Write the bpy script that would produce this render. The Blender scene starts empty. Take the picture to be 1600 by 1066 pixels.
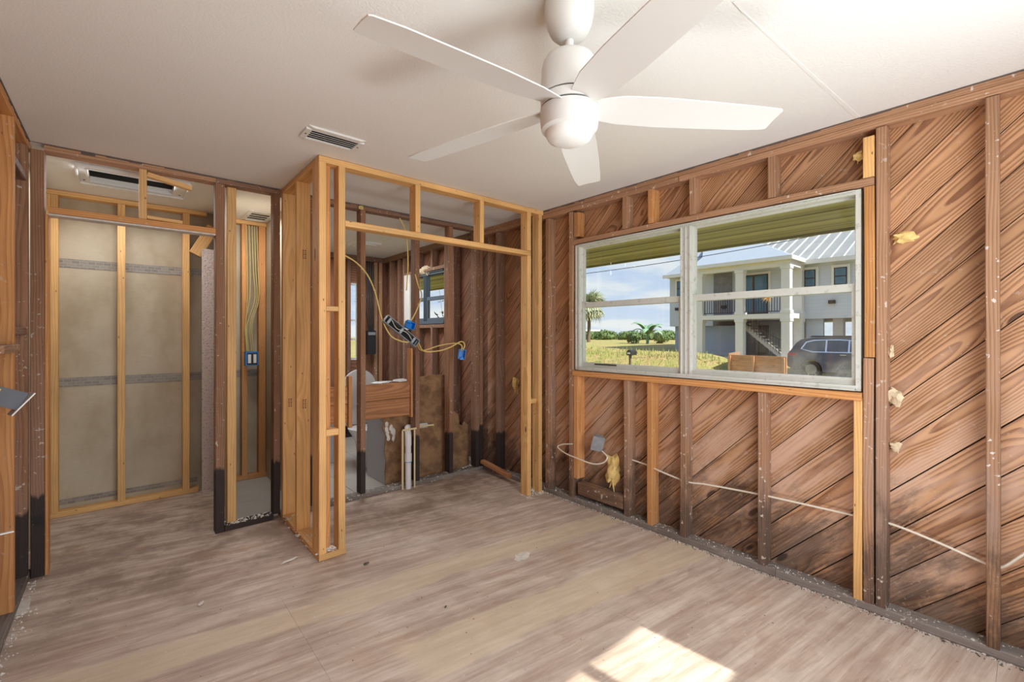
import bpy, math, random
from mathutils import Vector, Matrix
random.seed(7)
R = random.random
def U(a, b): return a + (b - a) * R()
S = bpy.context.scene
COL = S.collection
# ---------------------------------------------------------------- camera, world, sun, lights, exposure
YAW = math.radians(40.8)
cd = bpy.data.cameras.new('camera')
cd.sensor_width = 36.0
cd.lens = 705.2 * 36.0 / 1600.0
cd.shift_y = -(533.0 - 524.0) / 1600.0
cd.clip_start = 0.05; cd.clip_end = 500
cam = bpy.data.objects.new('camera', cd); COL.objects.link(cam)
cam.location = (0, 0, 1.358)
cam.rotation_euler = (math.pi / 2, 0, -YAW)
S.camera = cam
S.view_settings.view_transform = 'Standard'
S.view_settings.look = 'None'
S.view_settings.exposure = 0.15
S.view_settings.gamma = 1.0
S.view_settings.use_curve_mapping = False
S.cycles.use_denoising = True
S.cycles.max_bounces = 10
S.cycles.diffuse_bounces = 5
S.cycles.transparent_max_bounces = 24
S.cycles.sample_clamp_indirect = 8.0
S.cycles.caustics_reflective = False
S.cycles.caustics_refractive = False

SKY = 0.95
SUN = 8.5
sl = bpy.data.lights.new('sun', 'SUN'); sl.energy = SUN; sl.angle = math.radians(0.6); sl.color = (1.0, 0.95, 0.86)
so = bpy.data.objects.new('sun', sl); COL.objects.link(so)
so.rotation_euler = Vector((-0.09, 1.0, -1.0)).to_track_quat('-Z', 'Y').to_euler()

def area(name, loc, direction, sx, sy, power, color):
    l = bpy.data.lights.new(name, 'AREA'); l.shape = 'RECTANGLE'; l.size = sx; l.size_y = sy
    l.energy = power; l.color = color
    o = bpy.data.objects.new(name, l); COL.objects.link(o)
    o.location = loc; o.rotation_euler = Vector(direction).to_track_quat('-Z', 'Y').to_euler()
    return o
area('fill_rear_window', (1.0, -0.80, 1.45), (-0.06, 1, 0.0), 2.5, 1.3, 72, (0.86, 0.95, 1.0))  # added fill lamp inside the rear window, boosts the room light
area('fill_floor', (1.55, 0.40, 0.06), (0, 0.1, 1), 0.7, 0.5, 13, (0.90, 0.96, 1.0))  # added upward fill lamp, stands in for sun-patch bounce
area('fill_hall', (0.0, 4.30, 2.38), (0, -0.2, -1), 0.7, 0.7, 8, (0.96, 0.98, 1.0))  # added fill lamp under the hall ceiling, no such source there
area('fill_utility', (0.82, 4.2, 2.36), (0, 0.2, -1), 0.2, 0.3, 7, (0.96, 0.98, 1.0))  # added fill lamp to brighten the utility gap
area('fill_bathroom', (1.9, 4.9, 2.36), (0, 0, -1), 1.0, 1.0, 24, (0.95, 0.98, 1.0))  # added overhead fill lamp that lifts the bathroom

# ---------------------------------------------------------------- node helper
class NT:
    def __init__(s, name, world=False):
        if world:
            s.m = bpy.data.worlds.new(name)
        else:
            s.m = bpy.data.materials.new(name)
        s.m.use_nodes = True
        s.t = s.m.node_tree; s.t.nodes.clear()
    def n(s, k, **kw):
        x = s.t.nodes.new(k)
        for a, b in kw.items(): setattr(x, a, b)
        return x
    def put(s, sock, v):
        if isinstance(v, bpy.types.NodeSocket): s.t.links.new(v, sock)
        elif v is not None:
            if isinstance(v, (tuple, list)) and len(v) == 3 and sock.type == 'RGBA': v = tuple(v) + (1,)
            sock.default_value = v
    def math(s, op, a, b=None, c=None, clamp=False):
        x = s.n('ShaderNodeMath', operation=op, use_clamp=clamp)
        s.put(x.inputs[0], a); s.put(x.inputs[1], b)
        if c is not None: s.put(x.inputs[2], c)
        return x.outputs[0]
    def vm(s, op, a, b=None):
        x = s.n('ShaderNodeVectorMath', operation=op)
        s.put(x.inputs[0], a); s.put(x.inputs[1], b)
        return x.outputs['Value'] if op in ('LENGTH', 'DOT_PRODUCT', 'DISTANCE') else x.outputs[0]
    def mix(s, f, a, b, mode='MIX'):
        x = s.n('ShaderNodeMix', data_type='RGBA', blend_type=mode)
        s.put(x.inputs[0], f); s.put(x.inputs[6], a); s.put(x.inputs[7], b)
        return x.outputs[2]
    def noise(s, v, scale=1, detail=2, rough=0.5):
        x = s.n('ShaderNodeTexNoise'); s.put(x.inputs['Vector'], v)
        x.inputs['Scale'].default_value = scale; x.inputs['Detail'].default_value = detail; x.inputs['Roughness'].default_value = rough
        return x.outputs['Fac']
    def voro(s, v, scale=1):
        x = s.n('ShaderNodeTexVoronoi'); s.put(x.inputs['Vector'], v); x.inputs['Scale'].default_value = scale
        return x.outputs['Distance']
    def step(s, v, a, b, lo=0.0, hi=1.0):
        x = s.n('ShaderNodeMapRange', interpolation_type='SMOOTHSTEP')
        s.put(x.inputs[0], v); s.put(x.inputs[1], a); s.put(x.inputs[2], b); s.put(x.inputs[3], lo); s.put(x.inputs[4], hi)
        return x.outputs[0]
    def xyz(s, a, b, c):
        x = s.n('ShaderNodeCombineXYZ'); s.put(x.inputs[0], a); s.put(x.inputs[1], b); s.put(x.inputs[2], c); return x.outputs[0]
    def sep(s, v):
        x = s.n('ShaderNodeSeparateXYZ'); s.put(x.inputs[0], v); return x.outputs
    def obj(s): return s.n('ShaderNodeTexCoord').outputs['Object']
    def pos(s): return s.n('ShaderNodeNewGeometry').outputs['Position']
    def rnd(s): return s.n('ShaderNodeObjectInfo').outputs['Random']
    def finish(s, color, rough=0.6, metal=0.0, bump=None, bs=0.3, bd=0.01, **kw):
        b = s.n('ShaderNodeBsdfPrincipled')
        s.put(b.inputs['Base Color'], color); s.put(b.inputs['Roughness'], rough); s.put(b.inputs['Metallic'], metal)
        for k, v in kw.items(): s.put(b.inputs[k.replace('_', ' ')], v)
        if bump is not None:
            x = s.n('ShaderNodeBump'); x.inputs['Strength'].default_value = bs; x.inputs['Distance'].default_value = bd
            s.put(x.inputs['Height'], bump); s.t.links.new(x.outputs[0], b.inputs['Normal'])
        o = s.n('ShaderNodeOutputMaterial'); s.t.links.new(b.outputs[0], o.inputs[0])
        return s.m

def sr(r, g, b):
    f = lambda c: (c / 255 / 12.92) if c / 255 <= 0.04045 else ((c / 255 + 0.055) / 1.055) ** 2.4
    return (f(r), f(g), f(b))

# world: blue sky gradient with soft white clouds, the same all round
w = NT('sky', world=True)
dirv = w.n('ShaderNodeTexCoord').outputs['Generated']
dn = w.vm('NORMALIZE', dirv); dx, dy, dz = w.sep(dn)
el = w.math('POWER', w.math('MAXIMUM', dz, 0.0), 0.55)
sky = w.mix(w.math('MULTIPLY', el, 1.1, clamp=True), sr(232, 241, 255), sr(112, 168, 240))
dzz = w.math('MAXIMUM', w.math('ADD', dz, 0.12), 0.06)
cv = w.xyz(w.math('DIVIDE', dx, dzz), w.math('DIVIDE', dy, dzz), 0.0)
cl = w.noise(w.vm('ADD', cv, (3.1, 0.7, 0)), 0.55, 5, 0.55)
sky = w.mix(w.step(cl, 0.44, 0.62), sky, sr(250, 250, 252))
gnd = w.mix(w.step(dz, -0.03, 0.0), sr(120, 120, 80), sky)
bg = w.n('ShaderNodeBackground'); w.put(bg.inputs[0], gnd); bg.inputs[1].default_value = SKY
wo = w.n('ShaderNodeOutputWorld'); w.t.links.new(bg.outputs[0], wo.inputs[0])
S.world = w.m

# ---------------------------------------------------------------- materials
def wood(name, early, late, freq=70, wob=0.035, oz=0.06, var=0.25, knots=1.0, black=None, black_soft=0.03,
         grey=0.0, mould=0.0, specks=0.0, nails=0.0, rough=0.75, depth=0.5, greycol=sr(150, 128, 116)):
    t = NT(name); rd = t.rnd(); ob = t.obj()
    r2 = t.math('FRACT', t.math('MULTIPLY', rd, 7.31)); r3 = t.math('FRACT', t.math('MULTIPLY', rd, 23.7)); r4 = t.math('FRACT', t.math('MULTIPLY', rd, 61.3))
    x, y, z = t.sep(ob)
    xx = t.math('ADD', x, t.math('MULTIPLY', rd, 90.0))
    yy = t.math('ADD', y, t.math('MULTIPLY_ADD', r2, 0.10, -0.05))
    zz = t.math('ADD', z, t.math('MULTIPLY_ADD', r3, 0.06, oz))
    kv = t.xyz(t.math('MULTIPLY', xx, 1.7), t.math('MULTIPLY_ADD', y, 4.5, t.math('MULTIPLY', r4, 7.0)), t.math('MULTIPLY', r2, 30.0))
    kd = t.voro(kv, 1.0)
    kbump = t.math('EXPONENT', t.math('MULTIPLY', kd, -7.0))
    n1 = t.noise(t.xyz(t.math('MULTIPLY', xx, 0.9), t.math('MULTIPLY', y, 3.0), t.math('MULTIPLY', z, 3.0)), 1.0, 2.5, 0.45)
    rad = t.math('SQRT', t.math('ADD', t.math('MULTIPLY', yy, yy), t.math('MULTIPLY', zz, zz)))
    rr = t.math('ADD', rad, t.math('MULTIPLY', n1, wob * 2.2))
    rr = t.math('ADD', rr, t.math('MULTIPLY', kbump, 0.05 * knots))
    fr = t.math('FRACT', t.math('MULTIPLY', rr, freq))
    ring = t.math('MULTIPLY', t.step(fr, 0.25, 0.85), t.step(fr, 0.9, 1.0, 1.0, 0.0))
    fib = t.noise(t.xyz(t.math('MULTIPLY', xx, 6.0), t.math('MULTIPLY', y, 260.0), t.math('MULTIPLY', z, 260.0)), 1.0, 2, 0.6)
    amt = t.math('MULTIPLY', ring, t.math('MULTIPLY_ADD', fib, 0.8, 0.35), clamp=True)
    c = t.mix(t.math('MULTIPLY', amt, depth * 1.6, clamp=True), early, late)
    c = t.mix(t.math('MULTIPLY_ADD', fib, 0.5, -0.1, clamp=True), c, late)
    v = t.math('MULTIPLY_ADD', r4, var, 1.0 - var / 2)
    px, py, pz = t.sep(t.pos())
    bn = t.noise(t.xyz(t.math('MULTIPLY', xx, 2.0), t.math('MULTIPLY', y, 9.0), t.math('MULTIPLY', z, 9.0)), 1.0, 4, 0.6)
    v = t.math('MULTIPLY', v, t.math('MULTIPLY_ADD', bn, 0.9, 0.55))
    c = t.mix(1.0, c, t.xyz(v, v, v), 'MULTIPLY')
    if grey:
        gm = t.math('MULTIPLY', t.step(bn, 0.35, 0.65), t.step(pz, 0.5, 1.7, grey, grey * 0.15))
        c = t.mix(gm, c, greycol)
    if knots:
        c = t.mix(t.step(kd, 0.05, 0.085, 0.85, 0.0), c, sr(62, 32, 20))
    if mould:
        mn = t.noise(t.xyz(t.math('MULTIPLY', xx, 3.0), t.math('MULTIPLY', y, 10.0), t.math('MULTIPLY', z, 10.0)), 1.0, 6, 0.72)
        hm = t.math('ADD', t.step(pz, 0.0, 0.8, 0.76, 0.34), t.math('MULTIPLY_ADD', t.noise(t.pos(), 2.6, 2, 0.5), 0.5, -0.25))
        mm = t.math('MULTIPLY', t.math('MULTIPLY', t.step(t.math('ADD', mn, hm), 0.96, 1.22), t.math('MULTIPLY_ADD', fib, 0.9, 0.4, clamp=True)), mould)
        c = t.mix(mm, c, sr(48, 40, 38))
    if specks:
        sn = t.noise(t.pos(), 38.0, 3, 0.6)
        sm = t.noise(t.pos(), 3.5, 2, 0.5)
        c = t.mix(t.math('MULTIPLY', t.step(sn, 0.63, 0.67), t.step(sm, 0.38, 0.54, 0.0, specks)), c, sr(205, 196, 186))
    if black is not None:
        en = t.noise(t.xyz(t.math('MULTIPLY', px, 30.0), t.math('MULTIPLY', py, 30.0), t.math('MULTIPLY', rd, 40.0)), 1.0, 2)
        lim = t.math('ADD', t.math('MULTIPLY_ADD', r2, 0.07, black - 0.035), t.math('MULTIPLY_ADD', en, 0.09, -0.045))
        c = t.mix(t.step(t.math('SUBTRACT', lim, pz), 0.0, black_soft, 0.0, 0.93), c, sr(34, 28, 30))
    if nails:
        nd = t.voro(t.xyz(t.math('MULTIPLY', xx, 9.0), t.math('MULTIPLY', y, 22.0), t.math('MULTIPLY', z, 22.0)), 1.0)
        c = t.mix(t.step(nd, 0.055, 0.085, nails, 0.0), c, sr(80, 40, 22))
    h = t.math('MULTIPLY_ADD', ring, -0.6, fib)
    return t.finish(c, rough, bump=h, bs=0.25, bd=0.003)

M = {}
M['plank'] = wood('diagonal_pine_board', sr(196, 148, 106), sr(120, 74, 46), freq=100, wob=0.030, oz=0.012, var=0.34, grey=0.85, mould=0.8, specks=0.2, depth=0.72, greycol=sr(194, 160, 138))
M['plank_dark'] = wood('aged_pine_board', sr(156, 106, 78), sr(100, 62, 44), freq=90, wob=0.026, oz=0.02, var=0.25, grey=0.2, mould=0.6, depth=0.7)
M['stud_old'] = wood('weathered_pine_lumber', sr(182, 138, 104), sr(130, 90, 64), freq=90, wob=0.03, var=0.35, knots=0.5, grey=0.7, mould=0.75, specks=0.9, depth=0.5, greycol=sr(140, 116, 104))
M['stud_warm'] = wood('orange_pine_lumber', sr(212, 152, 92), sr(168, 108, 58), freq=90, wob=0.03, var=0.22, knots=0.7, grey=0.15, specks=0.3, depth=0.5, nails=0.5)
M['stud_black'] = wood('flood_stained_lumber', sr(160, 116, 84), sr(112, 74, 52), freq=90, wob=0.03, var=0.3, knots=0.6, grey=0.35, specks=0.8, black=0.44, depth=0.5)
M['stud_dark'] = wood('dark_aged_lumber', sr(140, 104, 82), sr(96, 66, 50), freq=90, wob=0.03, var=0.3, knots=0.5, grey=0.3, specks=0.5, black=0.40, depth=0.5)
M['plate_old'] = wood('flood_stained_plate', sr(158, 146, 138), sr(112, 98, 90), freq=90, var=0.2, knots=0.2, grey=0.6, mould=0.45, specks=1.0, depth=0.4, greycol=sr(168, 160, 154))
M['new'] = wood('fresh_yellow_pine_lumber', sr(230, 184, 122), sr(206, 150, 86), freq=80, wob=0.025, var=0.16, knots=0.9, grey=0.0, specks=0.12, nails=0.8, depth=0.5, rough=0.6)
M['plank_brown'] = wood('brown_pine_plank', sr(190, 132, 86), sr(142, 90, 54), freq=75, wob=0.026, var=0.2, knots=0.8, grey=0.1, specks=0.2, depth=0.6)

def plain(name, col, rough=0.6, metal=0.0, nz=0.08, scale=12, bump=0, **kw):
    t = NT(name); n = t.noise(t.obj(), scale, 4)
    v = t.math('MULTIPLY_ADD', n, nz * 2, 1 - nz)
    c = t.mix(1.0, col, t.xyz(v, v, v), 'MULTIPLY')
    return t.finish(c, rough, metal, bump=n if bump else None, bs=bump, bd=0.004, **kw)

# plywood subfloor
t = NT('plywood_subfloor'); rd = t.rnd(); ps = t.pos(); px, py, pz = t.sep(ps)
gy = t.math('MULTIPLY_ADD', px, 0.13, py); gx = px
off = t.math('MULTIPLY', rd, 37.0)
n1 = t.noise(t.xyz(t.math('MULTIPLY_ADD', gx, 0.9, off), t.math('MULTIPLY', gy, 3.4), off), 1.0, 3, 0.5)
fr = t.math('FRACT', t.math('ADD', t.math('MULTIPLY', n1, 9.0), t.math('MULTIPLY', gy, 2.0)))
ring = t.math('MULTIPLY', t.step(fr, 0.35, 0.9), t.step(fr, 0.92, 1.0, 1.0, 0.0))
fib = t.noise(t.xyz(t.math('MULTIPLY', gx, 3.0), t.math('MULTIPLY', gy, 90.0), 0.0), 1.0, 3, 0.6)
streak = t.noise(t.xyz(t.math('MULTIPLY', gx, 1.2), t.math('MULTIPLY', gy, 17.0), 3.0), 1.0, 5, 0.7)
blot = t.noise(ps, 1.7, 4, 0.6); blot2 = t.noise(t.vm('ADD', ps, (7, 3, 0)), 3.5, 5, 0.65)
c = t.mix(t.step(streak, 0.35, 0.65), sr(216, 200, 186), sr(184, 162, 148))
c = t.mix(t.math('MULTIPLY', ring, t.math('MULTIPLY_ADD', fib, 0.6, -0.05), clamp=True), c, sr(160, 130, 112))
c = t.mix(t.step(fib, 0.5, 0.75, 0.0, 0.25), c, sr(120, 98, 86))
back = t.step(py, 2.5, 3.4)                       # flood-soiled end of the room
c = t.mix(t.math('MULTIPLY', t.step(blot2, 0.40, 0.62), t.math('MULTIPLY_ADD', back, 0.45, 0.22)), c, sr(132, 110, 98))
c = t.mix(t.step(blot, 0.55, 0.7, 0.0, 0.30), c, sr(186, 150, 116))
wv = t.math('MULTIPLY_ADD', t.noise(t.xyz(t.math('MULTIPLY', gx, 1.6), t.math('MULTIPLY', gy, 3.0), 9.0), 1.0, 4, 0.6), 0.26, t.math('ADD', gy, -0.13))
b1 = t.math('MULTIPLY', t.step(wv, 2.30, 2.33), t.step(wv, 2.50, 2.54, 1.0, 0.0))
b2 = t.math('MULTIPLY', t.math('MULTIPLY', t.step(wv, 1.66, 1.69), t.step(wv, 1.90, 1.94, 1.0, 0.0)), t.step(px, 0.85, 0.95))
c = t.mix(t.math('MULTIPLY', t.math('MAXIMUM', b1, b2), 0.55), c, sr(216, 198, 170))
dust = t.noise(ps, 26, 4, 0.7)
c = t.mix(t.math('MULTIPLY', t.step(dust, 0.64, 0.70), 0.45), c, sr(226, 216, 204))
dsp = t.voro(ps, 9.0)
c = t.mix(t.step(dsp, 0.02, 0.05, 0.75, 0.0), c, sr(74, 56, 46))
M['plywood'] = t.finish(c, 0.62, bump=t.math('ADD', fib, ring), bs=0.12, bd=0.003)

t = NT('orange_peel_ceiling_paint'); n = t.noise(t.pos(), 120, 2, 0.5)
M['ceiling'] = t.finish(t.mix(t.noise(t.pos(), 1.2, 3), sr(229, 226, 222), sr(235, 233, 230)), 0.85, bump=n, bs=0.35, bd=0.004)
M['cable_shell'] = plain('white_painted_board', sr(214, 210, 206), 0.8, bump=0.1)
# fibreboard behind the hall studs with printed seam bands
t = NT('drywall_paper_back'); ps = t.pos(); px, py, pz = t.sep(ps)
n = t.noise(t.xyz(t.math('MULTIPLY', px, 2.2), 0.0, t.math('MULTIPLY', pz, 1.4)), 1.0, 4, 0.6)
n2 = t.noise(t.xyz(t.math('MULTIPLY', px, 20.0), 0.0, t.math('MULTIPLY', pz, 60.0)), 1.0, 3, 0.6)
c = t.mix(t.step(n, 0.35, 0.7), sr(196, 184, 162), sr(168, 150, 124))
c = t.mix(t.math('MULTIPLY', n2, 0.35), c, sr(150, 136, 116))
M['paper'] = t.finish(c, 0.85)
t = NT('printed_tape_band'); px, py, pz = t.sep(t.pos())
br = t.n('ShaderNodeTexBrick'); t.put(br.inputs['Vector'], t.xyz(px, pz, 0.0)); br.inputs['Scale'].default_value = 11.0
t.put(br.inputs['Color1'], sr(112, 108, 106)); t.put(br.inputs['Color2'], sr(150, 144, 136)); t.put(br.inputs['Mortar'], sr(170, 160, 146))
M['tape'] = t.finish(t.mix(t.math('MULTIPLY', t.noise(t.pos(), 40, 3), 0.7), br.outputs[0], sr(150, 142, 132)), 0.8)
t = NT('speckled_wallboard'); n = t.voro(t.pos(), 60)
M['speckle'] = t.finish(t.mix(t.step(n, 0.15, 0.3, 0.75, 0.0), sr(214, 200, 196), sr(140, 108, 104)), 0.9, bump=n, bs=0.3)
t = NT('brown_fibreboard'); n = t.noise(t.pos(), 7, 5, 0.7); n2 = t.noise(t.pos(), 70, 3, 0.7)
c = t.mix(t.step(n, 0.35, 0.65), sr(166, 128, 92), sr(112, 80, 56)); c = t.mix(t.math('MULTIPLY', n2, 0.5), c, sr(128, 98, 72))
M['fibre'] = t.finish(c, 0.95, bump=n2, bs=0.5)
M['light_stop'] = plain('black_light_stop', (0.012, 0.01, 0.009), 0.9)  # black for the added sheets that stop light leaks
M['white'] = plain('white_plastic', sr(232, 230, 226), 0.42, nz=0.02)
M['fanwhite'] = plain('satin_white_fan_paint', sr(214, 212, 208), 0.5, nz=0.015)
M['lens'] = plain('frosted_white_lens', sr(226, 224, 220), 0.5, nz=0.01)
M['metal_white'] = plain('white_enamel', sr(226, 225, 222), 0.4, nz=0.03)
M['dark'] = plain('dark_void', (0.01, 0.01, 0.011), 0.9)
M['stampink'] = plain('brown_stamp_ink', sr(110, 78, 50), 0.8)
M['duct'] = plain('dark_duct_liner', (0.03, 0.028, 0.026), 0.9, nz=0.5, scale=9, bump=0.6)
M['bluebox'] = plain('blue_plastic_box', sr(20, 130, 214), 0.45)
M['galv'] = plain('galvanised_steel', sr(150, 153, 158), 0.5, 0.35, nz=0.3, scale=30)
M['darkgrey'] = plain('dark_grey_steel_box', sr(96, 98, 104), 0.6, 0.2, nz=0.15)
M['cable_w'] = plain('off_white_cable', sr(222, 212, 196), 0.5)
M['cable_y'] = plain('yellow_cable', sr(226, 196, 116), 0.5)
M['cable_o'] = plain('dull_yellow_cable', sr(186, 170, 112), 0.6)
M['cable_k'] = plain('black_cable', (0.015, 0.015, 0.016), 0.5)
M['pvc'] = plain('white_pvc', sr(222, 220, 222), 0.35)
M['cpvc'] = plain('cream_cpvc', sr(222, 204, 160), 0.4)
M['insul'] = plain('yellow_glass_wool', sr(226, 196, 128), 0.95, nz=0.35, scale=40, bump=0.8)
M['insul_w'] = plain('pale_glass_wool', sr(210, 190, 160), 0.95, nz=0.35, scale=40, bump=0.8)
M['plaster'] = plain('crumbled_plaster', sr(214, 206, 198), 0.95, nz=0.3, scale=30)
M['crumb_d'] = plain('dark_debris', sr(96, 84, 78), 0.95, nz=0.3, scale=30)
M['alu'] = None
t = NT('painted_aluminium_window'); n = t.noise(t.pos(), 30, 4, 0.7); n2 = t.noise(t.pos(), 4, 3)
c = t.mix(t.step(n, 0.56, 0.66, 0.0, 0.5), sr(206, 206, 200), sr(150, 148, 140)); c = t.mix(t.step(n2, 0.45, 0.6, 0.0, 0.25), c, sr(186, 196, 180))
M['alu'] = t.finish(c, 0.45, 0.1)
M['bronze'] = plain('blue_grey_window_frame', sr(84, 96, 108), 0.5)
def glass(name, tint, haze=0.0, zlo=None):
    t = NT(name)
    tr = t.n('ShaderNodeBsdfTransparent'); t.put(tr.inputs[0], tint)
    gl = t.n('ShaderNodeBsdfGlossy'); gl.inputs['Roughness'].default_value = 0.02; t.put(gl.inputs['Color'], (1, 1, 1))
    gn = t.n('ShaderNodeNewGeometry'); cs = t.math('ABSOLUTE', t.vm('DOT_PRODUCT', gn.outputs['Incoming'], gn.outputs['Normal'])); fr = t.math('MULTIPLY_ADD', t.math('POWER', t.math('SUBTRACT', 1.0, cs), 5.0), 0.5, 0.035)
    ms = t.n('ShaderNodeMixShader'); t.put(ms.inputs[0], fr); t.t.links.new(tr.outputs[0], ms.inputs[1]); t.t.links.new(gl.outputs[0], ms.inputs[2])
    last = ms
    if haze:
        df = t.n('ShaderNodeBsdfTranslucent'); t.put(df.inputs[0], (0.9, 0.93, 1.0))
        px, py, pz = t.sep(t.pos()); nn = t.noise(t.pos(), 5.0, 5, 0.65)
        m = t.math('MULTIPLY', t.step(nn, 0.35, 0.7), haze)
        if zlo is not None: m = t.math('MULTIPLY', m, t.math('MULTIPLY', t.step(pz, 1.15, zlo, 1.0, 0.0), t.step(py, 0.6, 1.2, 1.0, 0.1)))
        m2 = t.n('ShaderNodeMixShader'); t.put(m2.inputs[0], m); t.t.links.new(ms.outputs[0], m2.inputs[1]); t.t.links.new(df.outputs[0], m2.inputs[2]); last = m2
    o = t.n('ShaderNodeOutputMaterial'); t.t.links.new(last.outputs[0], o.inputs[0]); return t.m
M['glass'] = glass('clear_window_glass', (0.93, 0.96, 0.95))
M['glass_haze'] = glass('dirty_window_glass', (0.93, 0.96, 0.95), 0.5, 1.5)
# outside
def siding(name, col, pitch=0.18):
    t = NT(name); px, py, pz = t.sep(t.pos()); f = t.math('FRACT', t.math('DIVIDE', pz, pitch))
    return t.finish(t.mix(t.step(f, 0.0, 0.12, 0.35, 0.0), col, sr(150, 154, 160)), 0.7, bump=f, bs=0.6, bd=0.02)
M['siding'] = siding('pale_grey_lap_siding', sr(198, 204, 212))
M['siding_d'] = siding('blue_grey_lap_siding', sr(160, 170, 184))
M['hwhite'] = plain('white_trim_paint', sr(222, 220, 216), 0.6, nz=0.03)
M['roofmetal'] = plain('galvalume_roof', sr(190, 190, 190), 0.5, 0.0, nz=0.05)
M['roofdark'] = plain('darker_grey_roof', sr(158, 164, 174), 0.45, 0.0, nz=0.05)  # darker blue-grey roof colour
M['stone'] = plain('grey_stone_cladding', sr(128, 130, 138), 0.8, nz=0.35, scale=6)
M['hglass'] = plain('blue_reflective_glass', sr(70, 110, 132), 0.08, 0.0, nz=0.3, scale=1.5)
M['hblack'] = plain('black_metal', (0.02, 0.02, 0.022), 0.5)
M['concrete'] = plain('grey_concrete', sr(176, 172, 168), 0.85, nz=0.15)
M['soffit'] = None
t = NT('grass_lit_soffit_panel'); px, py, pz = t.sep(t.pos()); f = t.noise(t.xyz(t.math('MULTIPLY', px, 9.0), 0.0, 0.0), 1.0, 2)
M['soffit'] = t.finish(t.mix(t.step(f, 0.35, 0.65), sr(164, 162, 108), sr(120, 118, 78)), 0.6)  # olive tone holds the green light reflected from the grass
def foliage(name, a, b, rough=0.7):
    t = NT(name); n = t.noise(t.pos(), 2.0, 3); r = t.rnd()
    return t.finish(t.mix(t.math('ADD', t.math('MULTIPLY', n, 0.7), t.math('MULTIPLY', r, 0.3)), a, b), rough)
M['palm'] = foliage('sage_palm_frond', sr(140, 150, 120), sr(206, 206, 176))
M['banana'] = foliage('green_banana_leaf', sr(84, 120, 88), sr(150, 178, 146))
M['bush'] = foliage('dark_green_leaves', sr(70, 96, 54), sr(124, 144, 86))
M['bushk'] = foliage('deep_green_leaves', sr(26, 36, 24), sr(58, 72, 44))
M['grassb'] = foliage('yellow_green_grass', sr(122, 134, 66), sr(190, 176, 104))
M['bark'] = plain('grey_bark', sr(110, 96, 80), 0.9, nz=0.3, bump=0.5)
t = NT('dry_lawn_ground'); n = t.noise(t.pos(), 0.9, 5, 0.7); n2 = t.noise(t.pos(), 6, 4, 0.7)
c = t.mix(t.step(n, 0.35, 0.65), sr(150, 146, 78), sr(186, 150, 108)); c = t.mix(t.math('MULTIPLY', n2, 0.5), c, sr(120, 132, 62))
M['lawn'] = t.finish(c, 0.95, bump=n2, bs=0.6, bd=0.1)
M['carpaint'] = plain('dark_blue_grey_car_paint', sr(84, 86, 96), 0.25, 0.2, nz=0.02)
M['carglass'] = plain('tinted_car_glass', sr(62, 74, 88), 0.08, nz=0.02)
M['chrome'] = plain('chrome_trim', sr(220, 222, 226), 0.15, 0.9, nz=0.02)
M['tyre'] = plain('black_rubber', (0.02, 0.02, 0.02), 0.8)
M['tail'] = plain('red_tail_lamp', sr(170, 40, 40), 0.3)
M['tile'] = plain('pale_grey_floor_tile', sr(184, 178, 170), 0.5, nz=0.12, scale=5)
M['greypanel'] = plain('grey_wallboard', sr(176, 176, 180), 0.7, nz=0.06, scale=4)
M['porcelain'] = plain('white_porcelain', sr(228, 228, 228), 0.2)
M['gold'] = plain('dried_golden_foliage', sr(214, 172, 112), 0.8, nz=0.3)
M['green_h'] = plain('green_painted_wall', sr(70, 138, 118), 0.7)
M['bankdirt'] = wood('weathered_retaining_board', sr(214, 160, 112), sr(176, 120, 82), freq=30, var=0.2, knots=0.3)

# ---------------------------------------------------------------- object helpers
MW = {}
def link(name, data, mat, parent, mw):
    o = bpy.data.objects.new(name, data); COL.objects.link(o)
    if mat is not None and data is not None and not data.materials: data.materials.append(mat)
    MW[o.name] = mw
    if parent is not None:
        o.parent = parent; o.matrix_basis = MW[parent.name].inverted() @ mw
    else: o.matrix_basis = mw
    return o
def T(x, y, z): return Matrix.Translation((x, y, z))
def tag(o, label=None, cat=None, group=None, kind=None):
    if label: o['label'] = label
    if cat: o['category'] = cat
    if group: o['group'] = group
    if kind: o['kind'] = kind
    return o
def thing(name, label, cat, loc=(0, 0, 0), rz=0.0, group=None, kind=None):
    mw = T(*loc) @ Matrix.Rotation(rz, 4, 'Z')
    o = link(name, None, None, None, mw); o.empty_display_size = 0.1
    return tag(o, label, cat, group, kind)
def structure(name, loc=(0, 0, 0)):
    o = link(name, None, None, None, T(*loc)); o['kind'] = 'structure'; return o

def mesh(name, vs, fs, smooth=False):
    m = bpy.data.meshes.new(name); m.from_pydata([tuple(v) for v in vs], [], fs); m.update()
    if smooth:
        for p in m.polygons: p.use_smooth = True
    return m
_cache = {}
def beam_mesh(L, W, H, b=0.003, segs=1, jit=0.0):
    key = (round(L, 3), round(W, 3), round(H, 3), b, segs) if jit == 0 else None
    if key and key in _cache: return _cache[key]
    b = min(b, W * 0.3, H * 0.3)
    sec = [(-W/2+b, -H/2), (W/2-b, -H/2), (W/2, -H/2+b), (W/2, H/2-b), (W/2-b, H/2), (-W/2+b, H/2), (-W/2, H/2-b), (-W/2, -H/2+b)]
    vs, fs = [], []
    for i in range(segs + 1):
        x = -L/2 + L * i / segs
        jy, jz = (U(-jit, jit), U(-jit, jit)) if jit else (0, 0)
        for (y, z) in sec: vs.append((x, y + jy, z + jz))
    for i in range(segs):
        for k in range(8):
            a = i * 8 + k; c = i * 8 + (k + 1) % 8
            fs.append((a, c, c + 8, a + 8))
    fs.append(tuple(range(7, -1, -1))); fs.append(tuple(range(segs * 8, segs * 8 + 8)))
    m = mesh('lumber', vs, fs)
    if key: _cache[key] = m
    return m
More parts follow.
